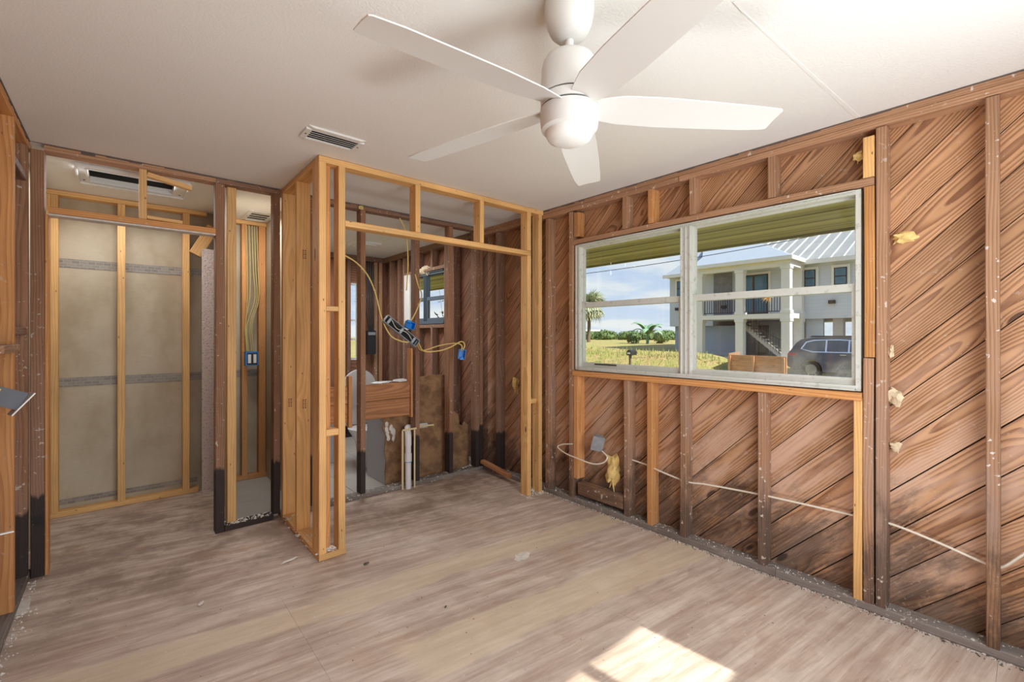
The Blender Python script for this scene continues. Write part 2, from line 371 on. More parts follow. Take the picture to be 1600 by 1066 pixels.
def frame(c, xdir, ydir):
    x = Vector(xdir).normalized(); y = Vector(ydir); y = (y - y.dot(x) * x).normalized(); z = x.cross(y)
    m = Matrix((x, y, z)).transposed().to_4x4(); m.translation = Vector(c); return m
def beam(name, a, b, w, h, wdir, mat, parent, bev=0.003, jit=0.0, segs=1):
    a, b = Vector(a), Vector(b)
    me = beam_mesh((b - a).length, w, h, bev, segs if jit else 1, jit)
    if me.materials and me.materials[0] != mat: me = me.copy(); me.materials.clear()
    return link(name, me, mat, parent, frame((a + b) / 2, b - a, wdir))
def lum(name, x0, x1, y0, y1, z0, z1, mat, parent, bev=0.003, jit=0.0):
    """axis-aligned piece; grain runs along its longest side"""
    d = [abs(x1 - x0), abs(y1 - y0), abs(z1 - z0)]; c = Vector(((x0 + x1) / 2, (y0 + y1) / 2, (z0 + z1) / 2))
    k = d.index(max(d)); ax = [Vector((1, 0, 0)), Vector((0, 1, 0)), Vector((0, 0, 1))]
    rest = [i for i in range(3) if i != k]; wi = rest[0] if d[rest[0]] >= d[rest[1]] else rest[1]
    hi = rest[1] if wi == rest[0] else rest[0]
    return beam(name, c - ax[k] * d[k] / 2, c + ax[k] * d[k] / 2, d[wi], d[hi], ax[wi], M[mat] if isinstance(mat, str) else mat, parent, bev, jit, 3)

class MB:
    def __init__(s): s.v = []; s.f = []
    def add(s, vs, fs):
        o = len(s.v); s.v += [tuple(v) for v in vs]; s.f += [tuple(i + o for i in f) for f in fs]; return s
    def box(s, x0, x1, y0, y1, z0, z1):
        return s.add([(x0,y0,z0),(x1,y0,z0),(x1,y1,z0),(x0,y1,z0),(x0,y0,z1),(x1,y0,z1),(x1,y1,z1),(x0,y1,z1)],
                     [(0,3,2,1),(4,5,6,7),(0,1,5,4),(1,2,6,5),(2,3,7,6),(3,0,4,7)])
    def obox(s, c, d, m):
        vs = [m @ Vector((sx*d[0]/2, sy*d[1]/2, sz*d[2]/2)) + Vector(c) for sz in (-1,1) for sx, sy in ((-1,-1),(1,-1),(1,1),(-1,1))]
        return s.add(vs, [(0,3,2,1),(4,5,6,7),(0,1,5,4),(1,2,6,5),(2,3,7,6),(3,0,4,7)])
    def prism(s, poly, axis, a, b):
        """poly of 2D points extruded from a to b along axis (0,1,2); 2D = the two other axes in order"""
        def P(p, h):
            q = list(p); q.insert(axis, h); return tuple(q)
        n = len(poly); vs = [P(p, a) for p in poly] + [P(p, b) for p in poly]
        fs = [tuple(range(n - 1, -1, -1)), tuple(range(n, 2 * n))] + [(i, (i + 1) % n, (i + 1) % n + n, i + n) for i in range(n)]
        return s.add(vs, fs)
    def tube(s, pts, r, n=8, r2=None):
        pts = [Vector(p) for p in pts]; rings = []; N = len(pts); up = Vector((0, 0, 1)); base = len(s.v)
        pv = None
        for i, p in enumerate(pts):
            d = (pts[min(i + 1, N - 1)] - pts[max(i - 1, 0)]).normalized()
            if pv is None:
                a = up if abs(d.z) < 0.9 else Vector((1, 0, 0)); u = d.cross(a).normalized()
            else: u = (pv - pv.dot(d) * d).normalized()
            pv = u; v = d.cross(u)
            rr = r if r2 is None else r + (r2 - r) * i / max(1, N - 1)
            for k in range(n):
                a = 2 * math.pi * k / n; s.v.append(tuple(p + (u * math.cos(a) + v * math.sin(a)) * rr))
        for i in range(N - 1):
            for k in range(n):
                a = base + i * n + k; b = base + i * n + (k + 1) % n; s.f.append((a, b, b + n, a + n))
        s.f.append(tuple(base + k for k in range(n - 1, -1, -1))); s.f.append(tuple(base + (N - 1) * n + k for k in range(n)))
        return s
    def lathe(s, prof, n=32, c=(0, 0, 0)):
        base = len(s.v)
        for (r, z) in prof:
            for k in range(n):
                a = 2 * math.pi * k / n; s.v.append((c[0] + r * math.cos(a), c[1] + r * math.sin(a), c[2] + z))
        for i in range(len(prof) - 1):
            for k in range(n):
                a = base + i * n + k; b = base + i * n + (k + 1) % n; s.f.append((a, b, b + n, a + n))
        s.f.append(tuple(base + k for k in range(n - 1, -1, -1))); s.f.append(tuple(base + (len(prof) - 1) * n + k for k in range(n)))
        return s
    def build(s, name, mat, parent=None, mw=None, smooth=False, origin=None, sharp=None):
        """vertices are world coordinates unless mw is given"""
        if mw is None:
            if origin is None and parent is None:
                xs, ys, zs = zip(*s.v); origin = ((min(xs) + max(xs)) / 2, (min(ys) + max(ys)) / 2, min(zs))
            elif origin is None: origin = MW[parent.name].translation
            o = Vector(origin); vs = [Vector(v) - o for v in s.v]; mw = T(*o)
        else: vs = s.v
        m = mesh(name, vs, s.f, smooth)
        import bmesh
        bm = bmesh.new(); bm.from_mesh(m); bmesh.ops.recalc_face_normals(bm, faces=bm.faces); bm.to_mesh(m); bm.free()
        if smooth:
            try: m.set_sharp_from_angle(angle=math.radians(sharp or 40))
            except Exception: pass
        return link(name, m, M[mat] if isinstance(mat, str) else mat, parent, mw)
def curve_pts(ctrl, n=8):
    """Catmull-Rom through the control points"""
    P = [Vector(c) for c in ctrl]; P = [P[0] * 2 - P[1]] + P + [P[-1] * 2 - P[-2]]; out = []
    for i in range(1, len(P) - 2):
        for k in range(n):
            t = k / n; a, b, c, d = P[i-1], P[i], P[i+1], P[i+2]
            out.append(0.5 * ((2*b) + (c-a)*t + (2*a-5*b+4*c-d)*t*t + (3*b-a-3*c+d)*t**3))
    out.append(P[-2]); return out
def cable(name, ctrl, r, mat, label, group=None, parent=None):
    o = MB().tube(curve_pts(ctrl), r, 7).build(name, mat, parent, smooth=True)
    if parent is None: tag(o, label, 'cable', group)
    return o
def lump(c, r, seed, n=2, squash=(1, 1, 1), rough=0.35):
    """irregular lump as verts/faces"""
    import bmesh
    from mathutils import noise as mn
    bm = bmesh.new(); bmesh.ops.create_icosphere(bm, subdivisions=n, radius=1.0)
    vs = []
    for v in bm.verts:
        k = 1 + rough * 2 * mn.noise(v.co * 1.6 + Vector((seed * 3.7, seed, 0))) + rough * mn.noise(v.co * 4.5 + Vector((seed, 0, seed)))
        vs.append((c[0] + v.co.x * r * squash[0] * k, c[1] + v.co.y * r * squash[1] * k, c[2] + v.co.z * r * squash[2] * k))
    fs = [tuple(v.index for v in f.verts) for f in bm.faces]; bm.free(); return vs, fs

# ================================================================= SETTING
CH = 2.44
XR, XP = 2.774, 2.864       # right wall: stud faces, inner face of the diagonal boards
YB = 3.655                  # front faces of the old rear partition
XL = -0.392                 # left wall stud faces
# ---- floor: plywood sheets
floor = structure('floor')
ys = [-0.97, 0.10, 1.32, 2.54, 3.76, 4.98]
for r in range(5):
    x = -0.60 - (0.0 if r % 2 else 1.22)
    while x < XP + 0.03:
        a, b = max(x, -0.60), min(x + 2.44, XP + 0.03); y0, y1 = ys[r], ys[r + 1]
        if r == 4: y1 = 4.86
        if b - a > 0.05:
            if y0 >= 3.7: b = min(b, 0.62)
            if b - a > 0.05:
                m = MB().box(a + 0.0004, b - 0.0004, y0 + 0.0004, y1 - 0.0004, -0.02, 0.0); m.build('plywood_sheet', 'plywood', floor)
        x += 2.44
# grey tile in the bathroom and utility closet
x = 0.622
while x < XP:
    y = 3.762
    while y < 6.05:
        MB().box(x + 0.002, min(x + 0.45, XP) - 0.002, y + 0.002, min(y + 0.45, 6.08) - 0.002, -0.02, -0.002).build('floor_tile', 'tile', floor)
        y += 0.45
    x += 0.45
MB().box(-0.9, 3.05, -1.1, 6.3, -0.30, -0.022).build('slab', 'concrete', floor)
# ---- ceiling
ceil = structure('ceiling')
HX0, HX1, HY0, HY1 = -0.17, 0.285, 3.965, 4.27      # return-air opening in the hall ceiling
for (a, b, c_, d) in ((-0.9, 3.05, -1.1, HY0), (-0.9, 3.05, HY1, 6.3), (-0.9, HX0, HY0, HY1), (HX1, 3.05, HY0, HY1)):
    MB().box(a, b, c_, d, CH, CH + 0.02).build('drywall_panel', 'ceiling', ceil)
MB().box(1.498, 1.575, -1.0, 0.64, CH - 0.0022, CH).prism([(1.498, 0.64), (1.575, 0.64), (2.76, 0.585), (2.76, 0.565)], 2, CH - 0.0012, CH).build('taped_seam', 'ceiling', ceil)
MB().box(-0.9, 3.05, -1.1, 6.3, CH + 0.45, CH + 0.47).box(HX0-.01, HX1+.01, HY0-.02, HY0, CH+.02, CH+.45).box(HX0-.01, HX1+.01, HY1, HY1+.02, CH+.02, CH+.45).box(HX0-.02, HX0, HY0, HY1, CH+.02, CH+.45).box(HX1, HX1+.02, HY0, HY1, CH+.02, CH+.45).build('duct_box', 'duct', ceil)

# ---- right wall: studs, plates, diagonal boards
wr = structure('wall_right')
WY0, WY1, WZ0, WZ1 = 0.562, 2.445, 1.075, 2.092      # big window opening
BY0, BY1, BZ0, BZ1 = 4.40, 5.36, 1.49, 2.12          # bathroom window opening
YMIN, YMAX = -0.97, 6.08
def clip(poly, fn):
    out = []; n = len(poly)
    for i in range(n):
        a, b = poly[i], poly[(i + 1) % n]; fa, fb = fn(a), fn(b)
        if fa >= 0: out.append(a)
        if (fa >= 0) != (fb >= 0):
            t_ = fa / (fa - fb); out.append((a[0] + (b[0] - a[0]) * t_, a[1] + (b[1] - a[1]) * t_))
    return out
def rect_clip(poly, y0, y1, z0, z1):
    for fn in (lambda p: p[0] - y0, lambda p: y1 - p[0], lambda p: p[1] - z0, lambda p: z1 - p[1]):
        if len(poly) < 3: return []
        poly = clip(poly, fn)
    return poly
def area2(p): return abs(sum(p[i][0] * p[(i+1) % len(p)][1] - p[(i+1) % len(p)][0] * p[i][1] for i in range(len(p)))) / 2
s2 = math.sqrt(0.5)
def board_piece(poly, mid, mat, parent):
    """board in the wall plane; local X runs along the board (up towards -Y)"""
    o = Vector((XP + 0.01, mid[0], mid[1])); xd = Vector((0, -s2, s2)); yd = Vector((0, s2, s2))
    n = len(poly); vs = []
    dpt = 0.0095 + U(0, 0.002)
    for sx in (-dpt, 0.010):
        for (y, z) in poly:
            p = Vector((XP + 0.01, y, z)) - o; q = (p.dot(xd), p.dot(yd)); vs.append((q[0], q[1], sx))
    # local frame: X=xd, Y=yd, Z = xd x yd
    zd = xd.cross(yd); sgn = 1 if zd.x > 0 else -1
    vs = [(a, b, c * sgn) for a, b, c in vs]
    fs = [tuple(range(n)), tuple(range(2 * n - 1, n - 1, -1))] + [((i + 1) % n, i, i + n, (i + 1) % n + n) for i in range(n)]
    m = mesh('plank', vs, fs)
    mw = Matrix((xd, yd, zd)).transposed().to_4x4(); mw.translation = o
    return link('plank', m, M[mat], parent, mw)
regions = [(YMIN, 0.49, 0, CH), (0.49, WY0 - 0.0, 0, CH), (WY0, WY1, 0, WZ0), (WY0, WY1, WZ1, CH), (WY1, 3.70, 0, CH),
           (3.70, BY0, 0, CH), (BY0, BY1, 0, BZ0), (BY0, BY1, BZ1, CH), (BY1, YMAX, 0, CH)]
P0 = 0.4185; PS = 0.2118
k = -7
while P0 + PS * k < YMAX + CH:
    g1 = 0.0026 + 0.0022 * R(); s0 = P0 + PS * k + g1; s1 = P0 + PS * (k + 1) - g1
    para = [(s0 - CH - 0.1, CH + 0.1), (s1 - CH - 0.1, CH + 0.1), (s1 + 0.1, -0.1), (s0 + 0.1, -0.1)]
    runs = []
    merged = [(YMIN, WY0, 0, CH), (WY0, WY1, 0, WZ0), (WY0, WY1, WZ1, CH), (WY1, 3.70, 0, CH), (3.70, BY0, 0, CH), (BY0, BY1, 0, BZ0), (BY0, BY1, BZ1, CH), (BY1, YMAX, 0, CH)]
    for rg in merged:
        pl = rect_clip(list(para), *rg)
        if len(pl) >= 3 and area2(pl) > 0.003:
            my = sum(p[0] for p in pl) / len(pl); mz = (s0 + s1) / 2 - my
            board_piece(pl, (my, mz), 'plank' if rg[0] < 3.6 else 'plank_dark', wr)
    k += 1
sh = MB()
for (a, b, c_, d) in merged: sh.box(XP + 0.022, XP + 0.032, a, b, c_, d)
sh.build('light_stop_backing', 'light_stop', wr)  # dark sheet added to keep light from leaking through board gaps
def rstud(yhi, z0=0.04, z1=2.365, mat='stud_old', w=0.041, x0=XR, x1=XP - 0.001, name='stud', jit=0.0015):
    return lum(name, x0, x1, yhi - w, yhi, z0, z1, mat, wr, jit=jit)
for y in (2.772, 2.500, 0.506, 0.137, -0.27, -0.68): rstud(y)
rstud(-0.93 + 0.04)
for y, m_ in ((1.963, 'stud_old'), (1.772, 'stud_warm'), (1.524, 'stud_old'), (1.046, 'stud_old')): rstud(y, 0.04, 1.03, m_, name='cripple_stud')
rstud(2.452, 0.20, 1.03, 'stud_warm', w=0.045, name='cripple_stud'); rstud(0.596, 0.04, 1.045, 'new', w=0.036, name='cripple_stud')
for y, m_ in ((1.978, 'stud_old'), (1.765, 'stud_warm'), (1.462, 'stud_old'), (0.992, 'stud_old')): rstud(y, 2.135, 2.37, m_, name='cripple_stud')
lum('blocking', XR + 0.002, XP - 0.01, 2.40, 2.450, 2.155, 2.35, 'stud_warm', wr)
lum('blocking', XR + 0.002, XP - 0.01, 0.512, 0.557, 2.135, 2.335, 'new', wr)
rstud(0.552, 1.25, 2.09, 'stud_warm', name='jack_stud'); rstud(0.556, 0.04, 1.245, 'stud_old', name='jack_stud')
lum('blocking', XR + 0.008, XP - 0.02, 1.975, 2.41, 0.075, 0.175, 'stud_old', wr)
lum('window_header', XR, XP - 0.001, 0.512, 2.456, 2.094, 2.132, 'stud_old', wr)
lum('sill_board', XR - 0.012, XP - 0.001, 0.560, 2.452, 1.032, 1.072, 'stud_warm', wr)
lum('top_plate', XR - 0.002, XP, YMIN, 1.53, 2.37, 2.405, 'stud_old', wr); lum('top_plate', XR - 0.002, XP, 1.535, 3.75, 2.37, 2.405, 'stud_old', wr)
lum('top_plate', XR, XP, YMIN, 3.75, 2.406, 2.439, 'stud_old', wr); lum('top_plate', XR, XP, 3.75, YMAX, 2.37, 2.439, 'stud_dark', wr)
for a, b in ((YMIN, 0.95), (0.952, 2.45), (2.452, 3.75)): lum('bottom_plate', XR, XP, a, b, 0.001, 0.040, 'plate_old', wr, jit=0.001)
lum('bottom_plate', XR, XP, 3.75, YMAX, 0.001, 0.040, 'plate_old', wr)
for y in (3.10, 3.46): rstud(y, mat='stud_dark')
for y in (3.88, 4.24, 4.40, 5.40, 5.55, 5.80): rstud(y, mat='stud_dark')
for y in (4.70, 5.05): rstud(y, 0.04, 1.45, mat='stud_dark', name='cripple_stud'); rstud(y, 2.16, 2.37, mat='stud_dark', name='cripple_stud')
lum('window_header', XR, XP - .001, 4.40, 5.37, 2.125, 2.165, 'stud_dark', wr); lum('sill_board', XR, XP - .001, 4.40, 5.37, 1.445, 1.485, 'stud_dark', wr)

# ---- big window
def casement(wn, parent, y0, y1, z0, z1, x0, x1, fr, mat, mull=None, rails=None, glassm=None, sash=0.032, fl=None):
    """aluminium single-hung pair: outer frame, mullion, sashes with panes; the rail at rails"""
    P = lambda n, *b: MB().box(*b).build(n, mat, parent)
    P('frame_side', x0, x1, y0, y0 + fr, z0, z1); fl = fl or fr; P('frame_side', x0, x1, y1 - fl, y1, z0, z1)
    P('frame_head', x0, x1, y0 + fr, y1 - fl, z1 - fr, z1); P('frame_sill', x0 - 0.012, x1, y0 + fr, y1 - fl, z0, z0 + fr * 1.25)
    for yy_ in ([y1 - fl + 0.006, y1 - 0.012] + ([mull[0] + 0.004, (mull[0] + mull[1]) / 2 - 0.003, mull[1] - 0.010] if mull else [])): P('profile_rib', x0 - 0.006, x0 + 0.003, yy_, yy_ + 0.006, z0 + fr * 1.25, z1 - fr)
    for zz_ in (z0 + 0.004, z1 - 0.010): P('profile_rib', x0 - 0.020, x0 + 0.003, y0 + fr, y1 - fl, zz_, zz_ + 0.006)
    cells = [(y0 + fr, mull[0]), (mull[1], y1 - fl)] if mull else [(y0 + fr, y1 - fl)]
    if mull: P('mullion', x0 + 0.002, x1, mull[0], mull[1], z0 + fr, z1 - fr)
    zr = rails
    for i, (a, b) in enumerate(cells):
        for top in (True, False):
            za, zb = (zr - 0.020, z1 - fr) if top else (z0 + fr * 1.25, zr + 0.022)
            xs = (x0 + x1) / 2 + (0.016 if top else -0.008); xa, xb = xs - 0.010, xs + 0.010
            m = MB(); s_ = sash * (0.55 if top else 1.0)
            m.box(xa, xb, a, a + s_, za, zb).box(xa, xb, b - s_, b, za, zb).box(xa, xb, a + s_, b - s_, za, za + 0.036).box(xa, xb, a + s_, b - s_, zb - (0.040 if not top else s_), zb)
            so_ = m.build('sash', mat, parent)
            MB().box(xs - 0.002, xs + 0.002, a + s_, b - s_, za + 0.036, zb - (0.040 if not top else s_)).build('pane', glassm[i] if isinstance(glassm, list) and not top else (glassm[0] if isinstance(glassm, list) else glassm), so_)
win1 = structure('window_1', (2.83, 1.5, 1.075))
casement('window_1', win1, WY0 + 0.004, WY1 - 0.004, 1.078, 2.088, XR + 0.012, XR + 0.085, 0.022, M['alu'], (1.455, 1.530), 1.598, [M['glass_haze'], M['glass']], 0.020, 0.050)
lum('sash_lock', XR + 0.02, XR + 0.045, 2.05, 2.25, 1.128, 1.136, 'hblack', win1)
win2 = structure('window_2', (2.83, 4.9, 1.48))
casement('window_2', win2, BY0 + 0.005, BY1 - 0.005, BZ0, BZ1, XR + 0.03, XR + 0.09, 0.032, M['bronze'], (4.86, 4.91), 1.80, M['glass'], 0.02)
lum('side_trim', XR - 0.01, XR + 0.02, 5.20, 5.345, 1.43, 2.13, 'cable_shell', win2)

# ---- old rear partition with the doorway
wb = structure('wall_back')
YB1 = YB + 0.088
def bstud(x0, x1, mat, z0=0.04, z1=2.40, y0=YB, y1=YB1, name='stud', jit=0.0015): return lum(name, x0, x1, y0, y1, z0, z1, mat, wb, jit=jit)
bstud(-0.390, -0.335, 'stud_black', 0.0); bstud(-0.333, -0.318, 'stud_warm', 0.0, 2.045, YB + 0.002, YB1, name='door_trimmer', jit=0)
bstud(-0.48, -0.44, 'stud_black')
bstud(0.482, 0.535, 'stud_black', 0.0); bstud(0.842, 0.886, 'stud_black')
lum('stud', 0.556, 0.612, 3.702, 3.790, 0.002, 2.40, 'new', wb)
lum('door_header', -0.318, 0.482, YB - 0.004, YB1, 2.052, 2.088, 'stud_warm', wb, jit=0.0015)
lum('plaster_lip', -0.318, 0.482, YB - 0.002, YB1 - 0.01, 2.040, 2.051, 'plaster', wb)
lum('cripple_stud', 0.079, 0.117, YB, YB1, 2.089, 2.40, 'new', wb)
beam('blocking', (0.120, YB + 0.02, 2.375), (0.35, YB + 0.02, 2.335), 0.04, 0.03, (0, 1, 0), M['new'], wb)
beam('blocking', (0.118, YB + 0.03, 2.106), (0.30, YB + 0.03, 2.100), 0.05, 0.022, (0, 1, 0), M['new'], wb)
lum('top_plate', -0.335, 0.482, YB, YB1, 2.402, 2.438, 'stud_old', wb, jit=0.001); lum('top_plate', 0.482, 2.77, YB, YB1, 2.402, 2.438, 'stud_dark', wb, jit=0.001)
lum('bottom_plate', 0.536, 0.842, YB, YB1, 0.001, 0.038, 'stud_black', wb, jit=0.001)
lum('bottom_plate', 0.890, 2.77, YB, YB1, 0.001, 0.034, 'plate_old', wb, jit=0.001)
for a in (1.090, 1.497, 2.004, 2.365, 2.680): bstud(a, a + 0.043, 'stud_black')
bstud(2.726, 2.768, 'stud_black', jit=0); bstud(1.400, 1.428, 'stud_warm', 0.60, 1.02, YB + 0.01, YB1 - 0.02, name='blocking')
bstud(1.966, 1.984, 'stud_warm', 0.62, 1.24, YB + 0.01, YB1, name='blocking')
for (a, b) in ((1.543, 1.962), (1.135, 1.396)):
    lum('blocking_board', a, b, YB + 0.030, YB + 0.068, 0.795, 0.938, 'plank_brown', wb); lum('blocking_board', a, b, YB + 0.032, YB + 0.070, 0.640, 0.792, 'plank_brown', wb)

# ---- left wall
wl = structure('wall_left')
for y0 in (3.180, 3.597): lum('stud', -0.480, XL, y0, y0 + 0.042, 0.04, 2.40, 'stud_black' if y0 > 3.5 else 'stud_warm', wl, jit=0.0015)
for y0 in (2.76, 2.34, 1.9, 1.5, 1.1, 0.7, 0.3, -0.1, -0.5): lum('stud', -0.480, XL, y0, y0 + 0.042, 0.04, 2.40, 'stud_warm', wl)
lum('top_plate', -0.480, XL, YMIN, 3.75, 2.402, 2.439, 'stud_warm', wl); lum('bottom_plate', -0.480, XL, YMIN, 3.70, 0.001, 0.04, 'plate_old', wl)
lum('blocking', -0.47, XL - 0.004, 3.225, 3.594, 2.20, 2.24, 'stud_dark', wl); lum('blocking', -0.47, XL - 0.004, 3.225, 3.594, 1.36, 1.40, 'stud_dark', wl)
lum('blocking', -0.47, XL + 0.02, 2.80, 3.178, 1.28, 1.315, 'stud_old', wl)
for i in range(18): lum('plank', -0.505, -0.485, YMIN + i * 0.262, YMIN + i * 0.262 + 0.258, 0.0, 2.44, 'plank_brown', wl)
MB().box(-0.52, -0.506, YMIN, 4.86, 0, 2.44).build('light_stop_backing', 'light_stop', wl)  # added dark light stop behind the left planks

# ---- rear wall behind the viewer with its sunny window
wk = structure('wall_front')
FX0, FX1, FZ0, FZ1 = 0.35, 2.02, 1.13, 2.15
for (a, b, c_, d) in ((-0.52, FX0 - 0.04, 0, CH), (FX1 + 0.04, 2.9, 0, CH), (FX0 - 0.04, FX1 + 0.04, 0, FZ0 - 0.04), (FX0 - 0.04, FX1 + 0.04, FZ1 + 0.04, CH)):
    MB().box(a, b, -0.97, -0.955, c_, d).build('sheathing', 'plank_brown', wk)
for x_ in (-0.35, 0.0, 0.27, 2.06, 2.35, 2.65): lum('stud', x_, x_ + 0.04, -0.95, -0.865, 0.04, 2.40, 'stud_old', wk)
lum('top_plate', -0.39, 2.77, -0.95, -0.865, 2.40, 2.438, 'stud_old', wk); lum('bottom_plate', -0.39, 2.77, -0.95, -0.865, 0.0, 0.04, 'plate_old', wk)
win3 = structure('window_3', (1.2, -0.9, 1.1))
mm_ = MB(); n_ = 4; pw = (FX1 - FX0 + 0.06) / n_
mm_.box(FX0 - 0.05, FX1 + 0.05, -0.955, -0.85, FZ1, FZ1 + 0.05).box(FX0 - 0.05, FX1 + 0.05, -0.954, -0.85, FZ0 - 0.05, FZ0)
mm_.box(FX0 - 0.05, FX0, -0.90, -0.85, FZ0, FZ1).box(FX1, FX1 + 0.05, -0.90, -0.85, FZ0, FZ1)
for i in range(1, n_): mm_.box(FX1 - i * pw, FX1 - i * pw + 0.06, -0.885, -0.86, FZ0, FZ1)
mm_.box(FX0, FX1, -0.885, -0.86, 1.59, 1.65)
mm_.build('window_frame', 'alu', win3)
for i in range(n_):
    for (a, b) in ((FZ0, 1.59), (1.65, FZ1)): MB().box(max(FX0, FX1 - (i + 1) * pw + 0.06), FX1 - i * pw, -0.874, -0.871, a, b).build('pane', 'glass', win3)

# ---- hall end wall
wh = structure('wall_hall')
YH = 4.74
MB().box(-0.52, 0.70, YH + 0.09, YH + 0.102, 0.0, CH).build('wallboard', 'paper', wh)
for z_ in (1.875, 0.965): MB().box(-0.44, 0.56, YH + 0.087, YH + 0.0899, z_, z_ + 0.068).build('joint_tape', 'tape', wh)
MB().box(-0.44, 0.50, YH + 0.084, YH + 0.0899, 0.07, 0.11).build('joint_tape', 'tape', wh)
for x_ in (-0.442, -0.402, -0.030, 0.390): lum('stud', x_, x_ + (0.040 if x_ < -0.35 else 0.048), YH, YH + 0.085, 0.04, 2.40, 'new', wh)
lum('top_plate', -0.442, 0.56, YH, YH + 0.087, 2.402, 2.438, 'new', wh); lum('bottom_plate', -0.442, 0.50, YH, YH + 0.083, 0.001, 0.04, 'new', wh)
MB().box(0.515, 0.625, 4.655, 4.668, 0.0, 2.10).build('wallboard_strip', 'speckle', wh)
beam('brace', (0.47, 4.70, 2.05), (0.60, 4.70, 2.30), 0.09, 0.04, (1, 0, 0), M['new'], wh)
MB().box(-0.52, -0.445, 3.76, 4.83, 0.0, CH).build('wallboard', 'paper', wh)
# utility closet behind the narrow gap
wu = structure('wall_utility')
MB().box(0.63, 1.10, 4.93, 4.942, 0, CH).box(1.05, 1.062, 3.75, 4.93, 0, CH).build('wallboard', 'paper', wu)
MB().box(0.63, 1.05, 4.924, 4.9299, 0.965, 1.03).build('joint_tape', 'tape', wu)
MB().box(0.618, 0.628, 3.80, 4.93, 0, CH).build('wallboard', 'paper', wu)
lum('stud', 0.845, 0.890, 4.84, 4.92, 0.04, 2.40, 'stud_warm', wu); lum('stud', 0.985, 1.045, 4.84, 4.92, 0.04, 2.40, 'stud_warm', wu)
lum('bottom_plate', 0.64, 1.05, 4.84, 4.92, 0.0, 0.04, 'stud_warm', wu); lum('top_plate', 0.64, 1.05, 4.84, 4.92, 2.402, 2.438, 'new', wu)
# bathroom end wall
we = structure('wall_bathroom')
YE = 5.98
for x_ in (1.10, 1.50, 1.90, 2.27, 2.44, 2.645, 2.715): lum('stud', x_, x_ + 0.045, YE, YE + 0.09, 0.04, 2.37, 'stud_dark' if x_ < 2.6 else 'stud_old', we)
lum('top_plate', 1.06, 2.77, YE, YE + 0.09, 2.37, 2.438, 'stud_dark', we); lum('bottom_plate', 1.06, 2.77, YE, YE + 0.09, 0, 0.04, 'stud_dark', we)
WX0, WX1, WE0, WE1 = 2.325, 2.435, 1.02, 2.07
for i in range(10):
    a = 1.05 + i * 0.2; b = min(a + 0.197, 2.90)
    if a < WX1 and b > WX0:
        MB().box(a, b, YE + 0.092, YE + 0.11, 0, WE0).box(a, b, YE + 0.092, YE + 0.11, WE1, CH).box(a, max(a, WX0), YE + 0.092, YE + 0.11, WE0, WE1).box(min(b, WX1), b, YE + 0.092, YE + 0.11, WE0, WE1).build('plank', 'plank_dark', we)
    else: lum('plank', a, b, YE + 0.092, YE + 0.11, 0, CH, 'plank_dark', we)
MB().box(1.05, WX0, YE + .112, YE + .12, 0, CH).box(WX1, 2.9, YE + .112, YE + .12, 0, CH).build('light_stop_backing', 'light_stop', we)  # added dark light stop behind the end-wall planks
win4 = structure('window_4', (2.38, 6.05, 1.04))
fr4 = MB().box(WX0, WX1, 6.06, 6.09, WE0, WE0 + .03)
for z_ in (1.29, 1.55, 2.04): fr4.box(WX0, WX1, 6.06, 6.09, z_, z_ + 0.025)
fr4.box(WX0, WX0 + .012, 6.06, 6.09, WE0, WE1).box(WX1 - .012, WX1, 6.06, 6.09, WE0, WE1).build('window_frame', 'hwhite', win4)
MB().box(WX0 + .012, WX1 - .012, 6.072, 6.076, WE0 + .03, 2.04).build('pane', 'glass', win4)

# ---- new closet frame: front partition and its return
wc = structure('wall_closet')
YC = 2.796; YC1 = YC + 0.088; XC = 0.890; XC1 = XC + 0.088
N = lambda n, *b, m='new': lum(n, *b, m, wc)
N('stud', XC, XC + 0.042, YC + 0.0, YC1, 0.040, 2.40); N('stud', XC, XC + 0.04, YC1 + 0.001, YC1 + 0.042, 0.040, 2.40); N('stud', XC + 0.044, XC + 0.082, YC + 0.045, YC1, 0.040, 2.40, m='stud_warm')
N('stud', 1.006, 1.048, YC, YC1, 0.040, 2.40)
N('blocking', XC + 0.043, 1.005, YC + 0.002, YC1 - 0.02, 1.505, 1.535); N('blocking', XC + 0.043, 1.005, YC + 0.002, YC1 - 0.02, 0.745, 0.785)
N('bottom_plate', XC, 1.052, YC, YC1, 0.001, 0.039); N('bottom_plate', XC, XC1, YC1 + 0.001, YB - 0.002, 0.001, 0.039)
N('top_plate', XC, XR - 0.002, YC, YC1, 2.401, 2.438); N('top_plate', XC, XC1, YC1 + 0.001, YB - 0.002, 2.401, 2.438)
N('stud', XC, XC1, 3.255, 3.293, 0.040, 2.40); N('stud', XC, XC1, 3.600, 3.640, 0.040, 2.40)
for (yy_, zz_) in ((3.254, 1.88), (3.254, 0.86), (3.599, 0.83)):
    st_ = MB()
    for i_ in range(5):
        for j_ in range(2): st_.box(XC + 0.038 + j_ * 0.014, XC + 0.047 + j_ * 0.014 - 0.002 * (i_ % 2), yy_ + 0.0002, yy_ + 0.0012, zz_ + i_ * 0.013, zz_ + i_ * 0.013 + 0.008)
    st_.build('grade_stamp', 'stampink', wc)['kind'] = 'stuff'
N('door_header', 1.049, 2.628, YC + 0.002, YC1 - 0.002, 2.035, 2.073)
N('cripple_stud', 1.533, 1.573, YC, YC1, 2.074, 2.40); N('cripple_stud', 2.088, 2.128, YC, YC1, 2.074, 2.40)
N('stud', 2.588, 2.630, YC, YC1, 0.001, 2.033); N('stud', 2.588, 2.630, YC + .001, YC1, 2.075, 2.40); N('stud', 2.722, 2.762, YC + .003, YC1, 0.001, 2.40); N('blocking', 2.632, 2.720, YC + 0.03, YC1, 0.77, 0.81)
